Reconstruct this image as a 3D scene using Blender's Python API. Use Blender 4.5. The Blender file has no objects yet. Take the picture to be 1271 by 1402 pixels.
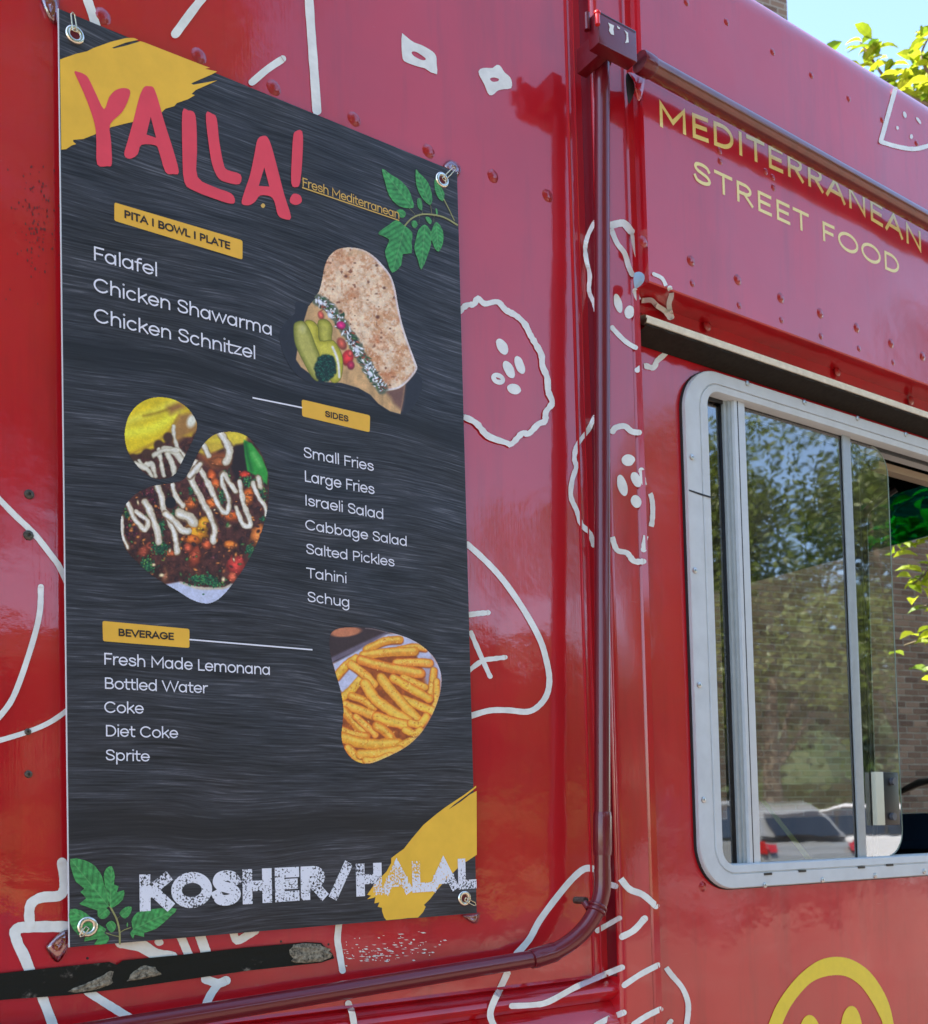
import bpy, bmesh, math, random
import numpy as np
from mathutils import Vector, Matrix
R = math.radians
random.seed(7)
rng = np.random.default_rng(7)
S = bpy.context.scene
COL = S.collection

# ------------------------------------------------------------------ camera, sky, sun, exposure
IW, IH = 1271.0, 1402.0
F_PX, CX, CY = 1500.0, 635.5, 1088.34        # rising-front (shifted) lens: verticals stay upright
VPX, VPZ = (2800.0, 1093.0), (-322.0, -37000.0)
_x = Vector((VPX[0]-CX, -(VPX[1]-CY), -F_PX)).normalized()
_z = Vector((VPZ[0]-CX, -(VPZ[1]-CY), -F_PX)).normalized()
_z = (_z - _x*_z.dot(_x)).normalized()
_y = _z.cross(_x)
ROT = Matrix((_x, _y, _z))                   # camera space -> world
CAMD, CAMZ = 1.3838, 1.42
cam_d = bpy.data.cameras.new('camera'); cam = bpy.data.objects.new('camera', cam_d); COL.objects.link(cam)
cam.matrix_world = Matrix.Translation((0, -CAMD, CAMZ)) @ ROT.to_4x4()
cam_d.sensor_width = 36; cam_d.sensor_fit = 'AUTO'
cam_d.lens = F_PX/IH*36
cam_d.shift_x = (IW/2-CX)/IH
cam_d.shift_y = (CY-IH/2)/IH
cam_d.clip_start = 0.05; cam_d.clip_end = 600
S.camera = cam
cam_d.dof.use_dof = True; cam_d.dof.focus_distance = 1.62; cam_d.dof.aperture_fstop = 12
SUN_EL, SUN_AZ = 52, -60                      # azimuth measured from +Y towards +X: behind the truck
W = bpy.data.worlds.new('World'); S.world = W; W.use_nodes = True
nt = W.node_tree
sky = nt.nodes.new('ShaderNodeTexSky'); sky.sky_type = 'NISHITA'; sky.sun_disc = False
sky.sun_elevation = R(SUN_EL); sky.sun_rotation = R(SUN_AZ); sky.air_density = 1.0; sky.dust_density = .9; sky.ozone_density = 1.5
bg = nt.nodes['Background']; bg.inputs[1].default_value = 0.15
nt.links.new(sky.outputs[0], bg.inputs[0])
sl = bpy.data.lights.new('sun', 'SUN'); sl.energy = 5.0; sl.angle = R(0.53); sl.color = (1.0, .93, .82)
so = bpy.data.objects.new('sun', sl); COL.objects.link(so)
_sd = Vector((math.sin(R(SUN_AZ))*math.cos(R(SUN_EL)), math.cos(R(SUN_AZ))*math.cos(R(SUN_EL)), math.sin(R(SUN_EL))))
so.rotation_euler = _sd.to_track_quat('Z', 'Y').to_euler(); so.location = (0, 0, 30)
S.view_settings.view_transform = 'Standard'; S.view_settings.look = 'None'
S.view_settings.gamma = 1.0; S.view_settings.use_curve_mapping = False
S.view_settings.exposure = 1.98

# ------------------------------------------------------------------ helpers
def ray(px, py):
    return ROT @ Vector((px-CX, -(py-CY), -F_PX))
CAM = Vector((0, -CAMD, CAMZ))
def onY(px, py, y=0.0):
    r = ray(px, py); return CAM + r*((y+CAMD)/r.y)
def onX(px, py, x):
    r = ray(px, py); return CAM + r*(x/r.x)
def atR(px, py, rg):
    r = ray(px, py); h = math.hypot(r.x, r.y); return CAM + r*(rg/h)

def s2l(c):
    c = np.asarray(c, float)/255.0
    return np.where(c <= .04045, c/12.92, ((c+.055)/1.055)**2.4)
def L3(*c): return tuple(float(v) for v in s2l(c))+(1.0,)

def link(o, parent=None):
    COL.objects.link(o)
    if parent: o.parent = parent
    return o
def mesh(name, verts, faces, mat=None, parent=None, smooth=False):
    me = bpy.data.meshes.new(name)
    me.from_pydata([tuple(v) for v in verts], [], [tuple(f) for f in faces]); me.validate(); me.update()
    if mat: me.materials.append(mat)
    if smooth:
        me.polygons.foreach_set('use_smooth', [True]*len(me.polygons))
    return link(bpy.data.objects.new(name, me), parent)
def bmobj(name, bm, mat=None, parent=None, smooth=False, angle=None):
    me = bpy.data.meshes.new(name); bm.normal_update(); bm.to_mesh(me); bm.free()
    if mat: me.materials.append(mat)
    if smooth or angle:
        me.polygons.foreach_set('use_smooth', [True]*len(me.polygons))
        if angle:
            me.set_sharp_from_angle(angle=R(angle))
    return link(bpy.data.objects.new(name, me), parent)
def thing(name, label, cat, loc=(0,0,0), group=None):
    o = bpy.data.objects.new(name, None); COL.objects.link(o); o.location = loc
    o['label'] = label; o['category'] = cat
    if group: o['group'] = group
    return o
def tag(o, label, cat, group=None):
    o['label'] = label; o['category'] = cat
    if group: o['group'] = group
    return o
def adopt(parent):
    """children were modelled in world coordinates: keep them there under an Empty that stands at its base"""
    m = Matrix.Translation(-parent.location)
    for c in list(parent.children):
        if c.type == 'MESH' and not c.get('_local'):
            c.location = c.location - parent.location
def box(bm, x0, x1, y0, y1, z0, z1, bev=0.0, seg=2):
    b2 = bmesh.new()
    vs = [b2.verts.new(p) for p in [(x0,y0,z0),(x1,y0,z0),(x1,y1,z0),(x0,y1,z0),(x0,y0,z1),(x1,y0,z1),(x1,y1,z1),(x0,y1,z1)]]
    for f in [(0,3,2,1),(4,5,6,7),(0,1,5,4),(1,2,6,5),(2,3,7,6),(3,0,4,7)]: b2.faces.new([vs[i] for i in f])
    if bev: bmesh.ops.bevel(b2, geom=b2.edges[:], offset=bev, segments=seg, affect='EDGES', profile=.6)
    me = bpy.data.meshes.new('t'); b2.to_mesh(me); b2.free(); bm.from_mesh(me); bpy.data.meshes.remove(me)
def boxo(name, x0, x1, y0, y1, z0, z1, mat, parent=None, bev=0.0):
    bm = bmesh.new(); box(bm, x0, x1, y0, y1, z0, z1, bev)
    return bmobj(name, bm, mat, parent, angle=40 if bev else None)
def tube_bm(bm, pts, r, n=16, caps=True):
    pts = [Vector(p) for p in pts]
    rr = r if isinstance(r, (list, tuple)) else [r]*len(pts)
    rings = []; up = None
    for i, p in enumerate(pts):
        a = pts[max(i-1,0)]; b = pts[min(i+1,len(pts)-1)]
        t = (b-a).normalized()
        if up is None:
            up = Vector((0,0,1)) if abs(t.z) < .9 else Vector((1,0,0))
        u = t.cross(up).normalized(); v = u.cross(t).normalized(); up = v
        rings.append([bm.verts.new(p+u*math.cos(2*math.pi*k/n)*rr[i]+v*math.sin(2*math.pi*k/n)*rr[i]) for k in range(n)])
    for a, b in zip(rings, rings[1:]):
        for k in range(n): bm.faces.new([a[k], a[(k+1)%n], b[(k+1)%n], b[k]])
    if caps:
        bm.faces.new(rings[0][::-1]); bm.faces.new(rings[-1])
def tube(name, pts, r, mat, parent=None, n=16):
    bm = bmesh.new(); tube_bm(bm, pts, r, n)
    bmesh.ops.recalc_face_normals(bm, faces=bm.faces[:])
    return bmobj(name, bm, mat, parent, angle=50)
def catmull(pts, n=6, closed=False):
    P = [Vector(p) for p in pts]; out = []; m = len(P)
    rngi = range(m) if closed else range(m-1)
    for i in rngi:
        if closed: p0, p1, p2, p3 = P[(i-1)%m], P[i], P[(i+1)%m], P[(i+2)%m]
        else: p0, p1, p2, p3 = P[max(i-1,0)], P[i], P[i+1], P[min(i+2,m-1)]
        for k in range(n):
            t = k/n
            out.append(.5*((2*p1)+(p2-p0)*t+(2*p0-5*p1+4*p2-p3)*t*t+(3*p1-p0-3*p2+p3)*t**3))
    if not closed: out.append(P[-1])
    return out

# ------------------------------------------------------------------ materials
def newmat(name):
    m = bpy.data.materials.new(name); m.use_nodes = True
    return m, m.node_tree, m.node_tree.nodes['Principled BSDF']
def N(t, typ, **kw):
    n = t.nodes.new(typ)
    for k, v in kw.items():
        if k.startswith('i_'):
            key = k[2:]; n.inputs[int(key) if key.isdigit() else key].default_value = v
        else: setattr(n, k, v)
    return n
def objco(t, scale=(1,1,1)):
    c = N(t, 'ShaderNodeTexCoord'); mp = N(t, 'ShaderNodeMapping'); mp.inputs['Scale'].default_value = scale
    t.links.new(c.outputs['Object'], mp.inputs[0]); return mp.outputs[0]
def noise(t, vec, scale, detail=4, rough=.5, dist=0):
    n = N(t, 'ShaderNodeTexNoise'); n.inputs['Scale'].default_value = scale; n.inputs['Detail'].default_value = detail
    n.inputs['Roughness'].default_value = rough; n.inputs['Distortion'].default_value = dist
    t.links.new(vec, n.inputs['Vector']); return n.outputs['Fac']
def ramp(t, fac, stops):
    r = N(t, 'ShaderNodeValToRGB'); e = r.color_ramp.elements
    while len(e) < len(stops): e.new(.5)
    for el, (p, c) in zip(e, stops): el.position = p; el.color = c if len(c) == 4 else tuple(c)+(1,)
    t.links.new(fac, r.inputs[0]); return r.outputs[0]
def mixc(t, fac, a, b, mode='MIX'):
    m = N(t, 'ShaderNodeMix', data_type='RGBA', blend_type=mode)
    for s, i in ((fac, 0), (a, 6), (b, 7)):
        if hasattr(s, 'is_linked') or hasattr(s, 'links'): t.links.new(s, m.inputs[i])
        else: m.inputs[i].default_value = s
    return m.outputs[2]
def math_(t, op, a, b=None, clamp=False):
    m = N(t, 'ShaderNodeMath', operation=op); m.use_clamp = clamp
    for i, s in enumerate((a, b)):
        if s is None: continue
        if hasattr(s, 'links'): t.links.new(s, m.inputs[i])
        else: m.inputs[i].default_value = s
    return m.outputs[0]
def bump(t, h, strength, dist, normal=None):
    b = N(t, 'ShaderNodeBump'); b.inputs['Strength'].default_value = strength; b.inputs['Distance'].default_value = dist
    t.links.new(h, b.inputs['Height'])
    if normal is not None: t.links.new(normal, b.inputs['Normal'])
    return b.outputs[0]

def simple(name, col, rough=.5, metal=0.0, nscale=0, namt=.15, bmp=0.0, coat=0.0, spec=.5):
    m, t, p = newmat(name)
    p.inputs['Roughness'].default_value = rough; p.inputs['Metallic'].default_value = metal
    p.inputs['Coat Weight'].default_value = coat; p.inputs['Specular IOR Level'].default_value = spec
    if nscale:
        v = objco(t); f = noise(t, v, nscale, 5, .6)
        c = ramp(t, f, [(.3, tuple(x*(1-namt) for x in col[:3])), (.7, tuple(min(1, x*(1+namt)) for x in col[:3]))])
        t.links.new(c, p.inputs['Base Color'])
        if bmp: t.links.new(bump(t, f, .4, bmp), p.inputs['Normal'])
    else: p.inputs['Base Color'].default_value = tuple(col[:3])+(1,)
    return m

def paint(name, base, wav=1.0, specks=True, coat_ior=1.64, cr=.06, grain=1.0):
    """old glossy wrapped-panel paint: wavy clear coat, fine vertical grain, small scuffs"""
    m, t, p = newmat(name)
    v = objco(t)
    big = noise(t, objco(t, (1, 1, .7)), 2.2, 2, .45)
    mid = noise(t, v, 11, 3, .5)
    ver = noise(t, objco(t, (1, 1, .035)), 330, 3, .6)
    orp = noise(t, v, 240, 2, .5)
    tint = noise(t, v, 3.0, 4, .6)
    c = ramp(t, tint, [(.3, tuple(x*.88 for x in base)), (.7, tuple(x*1.1 for x in base))])
    if specks:
        sp = noise(t, objco(t, (1, 1, .6)), 120, 5, .72)
        reg = noise(t, objco(t), 5.5, 2, .5)
        s1 = math_(t, 'GREATER_THAN', sp, .70); s2 = math_(t, 'GREATER_THAN', reg, .60)
        c = mixc(t, math_(t, 'MULTIPLY', math_(t, 'MULTIPLY', s1, s2), .6), c, (.10, .02, .02, 1))
    if specks:
        scr = N(t, 'ShaderNodeMapping'); scr.inputs['Scale'].default_value = (9, 9, 220); scr.inputs['Rotation'].default_value = (0, R(38), 0)
        t.links.new(N(t, 'ShaderNodeTexCoord').outputs['Object'], scr.inputs[0])
        sn = noise(t, scr.outputs[0], 1.6, 3, .6); rg2 = noise(t, objco(t), 3.1, 3, .6)
        c = mixc(t, math_(t, 'MULTIPLY', math_(t, 'MULTIPLY', math_(t, 'GREATER_THAN', sn, .735), math_(t, 'GREATER_THAN', rg2, .56)), .45), c, (.55, .22, .20, 1))
        gr = noise(t, objco(t, (1, 1, .12)), 16, 5, .65)
        c = mixc(t, math_(t, 'MULTIPLY', math_(t, 'SUBTRACT', gr, .52, True), 1.6, True), c, (.14, .006, .008, 1))
    t.links.new(c, p.inputs['Base Color'])
    p.inputs['Roughness'].default_value = .45; p.inputs['Specular IOR Level'].default_value = .25
    p.inputs['Coat Weight'].default_value = 1.0; p.inputs['Coat IOR'].default_value = coat_ior
    rr = ramp(t, noise(t, v, 7, 4, .6), [(.35, (cr*.6,)*3), (.7, (cr*1.5,)*3)])
    t.links.new(rr, p.inputs['Coat Roughness'])
    n1 = bump(t, big, .40*wav, .035)
    n2 = bump(t, mid, .22*wav, .004, n1)
    n3 = bump(t, ver, .10*grain, .0006, n2)
    n4 = bump(t, orp, .06, .0006, n3)
    t.links.new(n4, p.inputs['Coat Normal']); t.links.new(n3, p.inputs['Normal'])
    return m
RED = (.50, .0030, .010)
M_red = paint('red_wrap', RED)
M_redflat = paint('red_wrap_cab', (.50, .0032, .011), wav=1.3, cr=.10)
M_post = paint('red_post', (.48, .0032, .011), wav=.35)
M_pipe = paint('maroon_pipe_paint', (.13, .0035, .010), wav=.3, specks=False, cr=.10, coat_ior=1.48)
M_rivet = paint('red_rivet', (.36, .004, .008), wav=.0, specks=False, cr=.12)
M_cream = simple('white_paint_line', (.79, .81, .78), .35, nscale=40, namt=.12, spec=.4, coat=.4)
M_yellow = simple('yellow_vinyl', (.87, .73, .24), .35, nscale=60, namt=.06, coat=.4)
M_smile = simple('yellow_vinyl_bright', (.80, .60, .015), .3, nscale=60, namt=.05, coat=.5)
M_alu = simple('painted_aluminium', (.56, .60, .62), .42, nscale=26, namt=.06, bmp=.0008, spec=.5)
M_alu2 = simple('sash_aluminium', (.33, .37, .38), .35, nscale=50, namt=.08)
M_screw = simple('steel_screw', (.55, .56, .56), .3, metal=.8, nscale=200)
M_dark = simple('dark_rubber', (.015, .015, .016), .6)
M_black = simple('black_plastic', (.01, .01, .012), .35)
M_gutter = simple('cream_gutter', (.74, .71, .60), .45, nscale=60, namt=.12, bmp=.001)
M_gutter_d = simple('brown_rubber_flap', (.020, .016, .012), .75, nscale=120, namt=.3, bmp=.001, spec=.25)
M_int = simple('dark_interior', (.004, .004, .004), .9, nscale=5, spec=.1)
M_dash = simple('dark_blue_dash', (.012, .03, .055), .25, nscale=12, coat=.5)
M_gromm = simple('brass_grommet', (.75, .70, .60), .22, metal=1.0, nscale=150, namt=.1)
M_clip = simple('gold_wire', (.72, .62, .42), .25, metal=1.0)
M_label = simple('print_amber', (.84, .47, .045), .5, nscale=30, namt=.05)
M_amber = simple('print_amber_brush', (.85, .50, .04), .55, nscale=24, namt=.07)
M_coral = simple('print_coral', (.78, .060, .095), .5, nscale=30, namt=.06)
M_lilac = simple('print_white', (.80, .81, .90), .5)
M_ink = simple('print_dark_ink', (.02, .015, .012), .5)
M_goldtxt = simple('print_gold_text', (.70, .44, .10), .5)
M_edge = simple('banner_edge_white', (.6, .6, .62), .5)

def m_clear():
    m, t, p = newmat('clear_plastic')
    g = N(t, 'ShaderNodeBsdfGlossy'); g.inputs['Roughness'].default_value = .05
    tr = N(t, 'ShaderNodeBsdfTransparent'); tr.inputs[0].default_value = (.9, .85, .9, 1)
    fr = N(t, 'ShaderNodeFresnel'); fr.inputs['IOR'].default_value = 1.7
    t.links.new(bump(t, noise(t, objco(t), 40, 2), .35, .01), fr.inputs['Normal'])
    mx = N(t, 'ShaderNodeMixShader'); t.links.new(math_(t, 'ADD', fr.outputs[0], .18, True), mx.inputs[0])
    t.links.new(bump(t, noise(t, objco(t), 40, 2), .35, .01), g.inputs['Normal'])
    t.links.new(tr.outputs[0], mx.inputs[1]); t.links.new(g.outputs[0], mx.inputs[2])
    t.links.new(mx.outputs[0], t.nodes['Material Output'].inputs[0]); return m
M_clear = m_clear()
def m_glass(name, ior, tint, wob=.02):
    m, t, p = newmat(name)
    g = N(t, 'ShaderNodeBsdfGlossy'); g.inputs['Roughness'].default_value = .02
    tr = N(t, 'ShaderNodeBsdfTransparent'); tr.inputs[0].default_value = tint
    fr = N(t, 'ShaderNodeFresnel'); fr.inputs['IOR'].default_value = ior
    n = bump(t, noise(t, objco(t), 6, 2), wob, .01)
    t.links.new(n, g.inputs['Normal'])
    mx = N(t, 'ShaderNodeMixShader'); t.links.new(fr.outputs[0], mx.inputs[0])
    t.links.new(tr.outputs[0], mx.inputs[1]); t.links.new(g.outputs[0], mx.inputs[2])
    df = N(t, 'ShaderNodeBsdfDiffuse'); df.inputs[0].default_value = (.5, .48, .44, 1); m3 = N(t, 'ShaderNodeMixShader')
    dm = noise(t, objco(t, (1, 1, .35)), 9, 6, .7); t.links.new(math_(t, 'MULTIPLY', math_(t, 'SUBTRACT', dm, .38, True), .22), m3.inputs[0])
    t.links.new(mx.outputs[0], m3.inputs[1]); t.links.new(df.outputs[0], m3.inputs[2]); mx = m3
    t.links.new(mx.outputs[0], t.nodes['Material Output'].inputs[0]); return m
M_glass = m_glass('window_glass', 3.2, (.88, .90, .86, 1), .03)
M_tint = m_glass('teal_tint_glass', 1.5, (.03, .30, .26, 1))
M_wind = m_glass('windshield_glass', 1.25, (.92, .96, .94, 1))

def m_wood():
    m, t, p = newmat('banner_wood_print')
    co = N(t, 'ShaderNodeTexCoord'); sp = N(t, 'ShaderNodeSeparateXYZ'); t.links.new(co.outputs['Object'], sp.inputs[0])
    # grain lines bend slightly over the width of each plank
    bend = noise(t, objco(t, (1, 1, 1.6)), 2.6, 2, .4)
    zz = math_(t, 'ADD', sp.outputs[2], math_(t, 'MULTIPLY', bend, .072))
    cb = N(t, 'ShaderNodeCombineXYZ')
    t.links.new(math_(t, 'MULTIPLY', sp.outputs[0], .032), cb.inputs[0]); t.links.new(zz, cb.inputs[2])
    g1 = noise(t, cb.outputs[0], 350, 6, .66, .1)
    g2 = noise(t, cb.outputs[0], 70, 5, .65, .1)
    cb2 = N(t, 'ShaderNodeCombineXYZ')
    t.links.new(math_(t, 'MULTIPLY', sp.outputs[0], .25), cb2.inputs[0]); t.links.new(zz, cb2.inputs[2])
    g3 = noise(t, cb2.outputs[0], 13, 3, .5)
    f = math_(t, 'ADD', math_(t, 'MULTIPLY', g1, .70), math_(t, 'ADD', math_(t, 'MULTIPLY', g2, .20), math_(t, 'MULTIPLY', g3, .15)))
    c = ramp(t, f, [(.41, L3(18,18,21)), (.50, L3(45,46,51)), (.58, L3(62,63,70)), (.67, L3(108,110,118))])
    # seams between the printed planks
    for z0, sl_, w in ((SEAM1[0], SEAM1[1], .020), (SEAM2[0], SEAM2[1], .026)):
        d = math_(t, 'ABSOLUTE', math_(t, 'SUBTRACT', math_(t, 'ADD', zz, math_(t, 'MULTIPLY', sp.outputs[0], sl_)), z0))
        k = math_(t, 'SUBTRACT', 1.0, math_(t, 'MULTIPLY', d, 1/w), True)
        c = mixc(t, math_(t, 'MULTIPLY', math_(t, 'MULTIPLY', k, 1.6, True), .75), c, L3(24,24,27))
    t.links.new(c, p.inputs['Base Color'])
    p.inputs['Roughness'].default_value = .50; p.inputs['Specular IOR Level'].default_value = .45
    t.links.new(bump(t, noise(t, objco(t), 3.5, 2), .7, .02), p.inputs['Normal'])
    return m
SEAM1 = (onY(92, 470, -.014).z+.036, .0); SEAM2 = (onY(360, 1128, -.014).z+.036, .0)
M_wood = m_wood()
def m_attr(name, rough=.5):
    m, t, p = newmat(name)
    a = N(t, 'ShaderNodeAttribute', attribute_name='Col'); t.links.new(a.outputs['Color'], p.inputs['Base Color'])
    p.inputs['Roughness'].default_value = rough; return m
M_print = m_attr('photo_print')
def m_grunge():
    m, t, p = newmat('print_grunge_white')
    p.inputs['Base Color'].default_value = (.78, .80, .88, 1); p.inputs['Roughness'].default_value = .5
    f = noise(t, objco(t), 330, 3, .6); reg = noise(t, objco(t), 34, 2, .5)
    k = math_(t, 'GREATER_THAN', math_(t, 'ADD', f, math_(t, 'MULTIPLY', math_(t, 'SUBTRACT', reg, .5), .5)), .575)
    tr = N(t, 'ShaderNodeBsdfTransparent'); mx = N(t, 'ShaderNodeMixShader')
    t.links.new(k, mx.inputs[0]); t.links.new(p.outputs[0], mx.inputs[1]); t.links.new(tr.outputs[0], mx.inputs[2])
    t.links.new(mx.outputs[0], t.nodes['Material Output'].inputs[0]); return m
M_grunge = m_grunge()
def m_strip():
    m, t, p = newmat('torn_black_trim')
    f = noise(t, objco(t, (1, 1, 1.3)), 26, 6, .7); g = noise(t, objco(t), 4.5, 2)
    c = ramp(t, math_(t, 'ADD', f, math_(t, 'MULTIPLY', math_(t, 'SUBTRACT', g, .5), .5)), [(.60, (.010, .011, .008)), (.66, (.06, .055, .045)), (.74, (.30, .27, .22))])
    t.links.new(c, p.inputs['Base Color']); p.inputs['Roughness'].default_value = .65; p.inputs['Specular IOR Level'].default_value = .2
    t.links.new(bump(t, f, .7, .004), p.inputs['Normal']); return m
M_strip = m_strip()
M_scab = simple('dried_foam', (.20, .18, .13), .85, nscale=260, namt=.9, bmp=.006)
def m_leaf(name, a, b, trans=.5):
    m, t, p = newmat(name)
    oi = N(t, 'ShaderNodeObjectInfo'); nn = noise(t, objco(t), 3.0, 3, .6)
    c = ramp(t, math_(t, 'ADD', math_(t, 'MULTIPLY', nn, .6), math_(t, 'MULTIPLY', oi.outputs['Random'], .4)), [(.25, a), (.7, b)])
    t.links.new(c, p.inputs['Base Color']); p.inputs['Roughness'].default_value = .45
    tl = N(t, 'ShaderNodeBsdfTranslucent'); t.links.new(c, tl.inputs[0])
    mx = N(t, 'ShaderNodeMixShader'); mx.inputs[0].default_value = trans
    t.links.new(p.outputs[0], mx.inputs[1]); t.links.new(tl.outputs[0], mx.inputs[2])
    t.links.new(mx.outputs[0], t.nodes['Material Output'].inputs[0]); return m
M_leaf = m_leaf('young_leaf', (.10, .20, .010), (.50, .52, .03), .6)
M_fol = [m_leaf('foliage_dark', (.020, .045, .010), (.07, .11, .02), .3),
         m_leaf('foliage_mid', (.07, .12, .014), (.17, .20, .03), .4)]
M_bark = simple('bark', (.12, .09, .06), .9, nscale=20, namt=.4, bmp=.02)
def m_ground(name, a, b, sc, rough=.9):
    m, t, p = newmat(name); f = noise(t, objco(t), sc, 6, .65); g = noise(t, objco(t), sc*.06, 3)
    t.links.new(ramp(t, math_(t, 'ADD', math_(t, 'MULTIPLY', f, .5), math_(t, 'MULTIPLY', g, .5)), [(.35, a), (.65, b)]), p.inputs['Base Color'])
    p.inputs['Roughness'].default_value = rough; t.links.new(bump(t, f, .4, .01), p.inputs['Normal']); return m
M_asph = m_ground('worn_road', (.13, .092, .070), (.20, .15, .115), 7)
M_lot = m_ground('dark_asphalt', (.055, .047, .042), (.085, .075, .068), 20)
M_conc = m_ground('concrete', (.32, .28, .23), (.42, .38, .32), 9)
M_grass = m_ground('grass_ground', (.13, .14, .025), (.30, .23, .07), 3)
M_line = simple('road_marking', (.6, .58, .5), .7, nscale=30)

# ------------------------------------------------------------------ setting
def sheet(name, x0, x1, y0, y1, z, mat):
    o = mesh(name, [(x0,y0,z),(x1,y0,z),(x1,y1,z),(x0,y1,z)], [(0,1,2,3)], mat); o['kind'] = 'structure'; return o
sheet('ground', -300, 300, -300, 300, -0.16, M_grass)
sheet('road', -120, 120, -9.5, 4.2, -0.02, M_asph)
o = boxo('pavement', -120, 120, -14.5, -9.5, -.15, .11, M_conc); o['kind'] = 'structure'
o = boxo('far_pavement', -120, 120, 4.2, 6.2, -.15, .10, M_conc); o['kind'] = 'structure'
sheet('parking_lot', 7.5, 60, -17.5, -9.8, .115, M_lot)
for i in range(6):
    o = sheet('parking_line', 2+i*2.9, 2.12+i*2.9, -9.4, -5.2, -.014, M_line)

# ------------------------------------------------------------------ food truck
truck = thing('food_truck', 'glossy red step van food truck painted with white vegetable doodles', 'food truck', (0.6, 1.0, 0))
XP = onY(832, 1300).x                       # where the left panel meets the corner post
def _pd():
    # depth of the post: pixel (851,1300) seen on the post's left face
    p = onX(851, 1300, XP); return -p.y
PD = _pd()
XQ = onY(905, 1300, -PD).x                  # right edge of the post's front face
UP = .060
ZB = .42                                    # underside of the body
ZU = onY(884, 384, -UP).z                   # bottom edge of the upper panel
ZL1 = onY(700, 1352).z; ZL2 = onY(700, 1386).z
XR = XQ + 2.35                              # nose of the truck
XL = -3.0
RT = .085
ZTOP = onY(1165, 86, -UP+.042).z-.048

def extrude_profile(name, prof, x0, x1, mat, parent=truck, nx=1, smooth=35):
    bm = bmesh.new(); rows = []
    for i in range(nx+1):
        x = x0+(x1-x0)*i/nx
        rows.append([bm.verts.new((x, y, z)) for y, z in prof])
    for a, b in zip(rows, rows[1:]):
        for k in range(len(prof)-1): bm.faces.new([a[k], b[k], b[k+1], a[k+1]])
    o = bmobj(name, bm, mat, parent, angle=smooth); return o
def arc2(cy, cz, r, a0, a1, n):
    return [(cy+r*math.cos(R(a0+(a1-a0)*k/n)), cz+r*math.sin(R(a0+(a1-a0)*k/n))) for k in range(n+1)]
# left body panel: flat sheet, then two rolled skirt folds below
prof = [(0, ZTOP-.02), (0, ZL1+.004)]
h1 = ZL1-ZL2
prof += [(-.004, ZL1), (.002, ZL1-.004)]
prof += [(-.020*math.sin(math.pi*k/8)-.004, ZL1-.004-h1*.94*k/8) for k in range(1, 9)]
prof += [(.0, ZL2)]
prof += [(-.026*math.sin(math.pi*k/8)-.002*k/8, ZL2-.09*k/8) for k in range(1, 9)]
prof += [(0, ZL2-.095), (0, ZB)]
extrude_profile('side_panel', prof, XL, XP+.004, M_red)
# post: box section with a rounded left arris, a groove near its right edge
gx = XQ-.018
pp = [(XP, .02), (XP, -PD+.010)]
pp += [(XP+.010-.010*math.cos(R(a)), -PD+.010-.010*math.sin(R(a))) for a in (20, 40, 60, 80)]
pp += [(XP+.012, -PD), (gx-.004, -PD), (gx, -PD+.0035), (gx+.003, -PD), (XQ-.003, -PD-.002), (XQ, -PD+.001), (XQ, .02)]
bm = bmesh.new(); rows = []
for z in (ZB, ZTOP+.02):
    rows.append([bm.verts.new((x, y, z)) for x, y in pp])
for k in range(len(pp)-1): bm.faces.new([rows[0][k], rows[0][k+1], rows[1][k+1], rows[1][k]])
bmobj('corner_post', bm, M_post, truck, angle=30)
M_post_side = paint('dark_red_side', (.15, .003, .010), wav=.3, specks=False, cr=.2, coat_ior=1.4)  # darker red, weaker coat: thin sheet over the post's left face only
mesh('post_side_sheet', [(XP-.0008, .0, ZL1), (XP-.0008, -PD+.011, ZL1), (XP-.0008, -PD+.011, ZTOP), (XP-.0008, 0, ZTOP)], [(0,1,2,3)], M_post_side, truck)
# thin raised beads running down beside the post
for px_, r_ in ((812, .0022), (822, .0016)):
    xx = onY(px_, 1300).x
    tube('seam_bead', [(xx, -.001, ZL1), (xx, -.001, ZTOP)], r_, M_post, truck, 6)

# window
ZWb, ZWt = onY(1100, 1210.5, -.012).z, onY(1100, 547.5, -.012).z
XW0 = onY(944.5, 760, -.012).x; XW1 = XW0+1.22
RW = .085
def rrect(x0, x1, z0, z1, r, n=12):
    out = []
    for cx, cz, a in ((x1-r, z1-r, 0), (x0+r, z1-r, 90), (x0+r, z0+r, 180), (x1-r, z0+r, 270)):
        for k in range(n+1): out.append((cx+r*math.cos(R(a+90*k/n)), cz+r*math.sin(R(a+90*k/n))))
    return out
def ring_loft(name, loops, mat, parent, smooth=40):
    """loops: list of closed loops of 3-D points, same count"""
    bm = bmesh.new(); Ls = [[bm.verts.new(p) for p in l] for l in loops]
    for a, b in zip(Ls, Ls[1:]):
        n = len(a)
        for k in range(n): bm.faces.new([a[k], a[(k+1)%n], b[(k+1)%n], b[k]])
    return bmobj(name, bm, mat, parent, angle=smooth)
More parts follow.
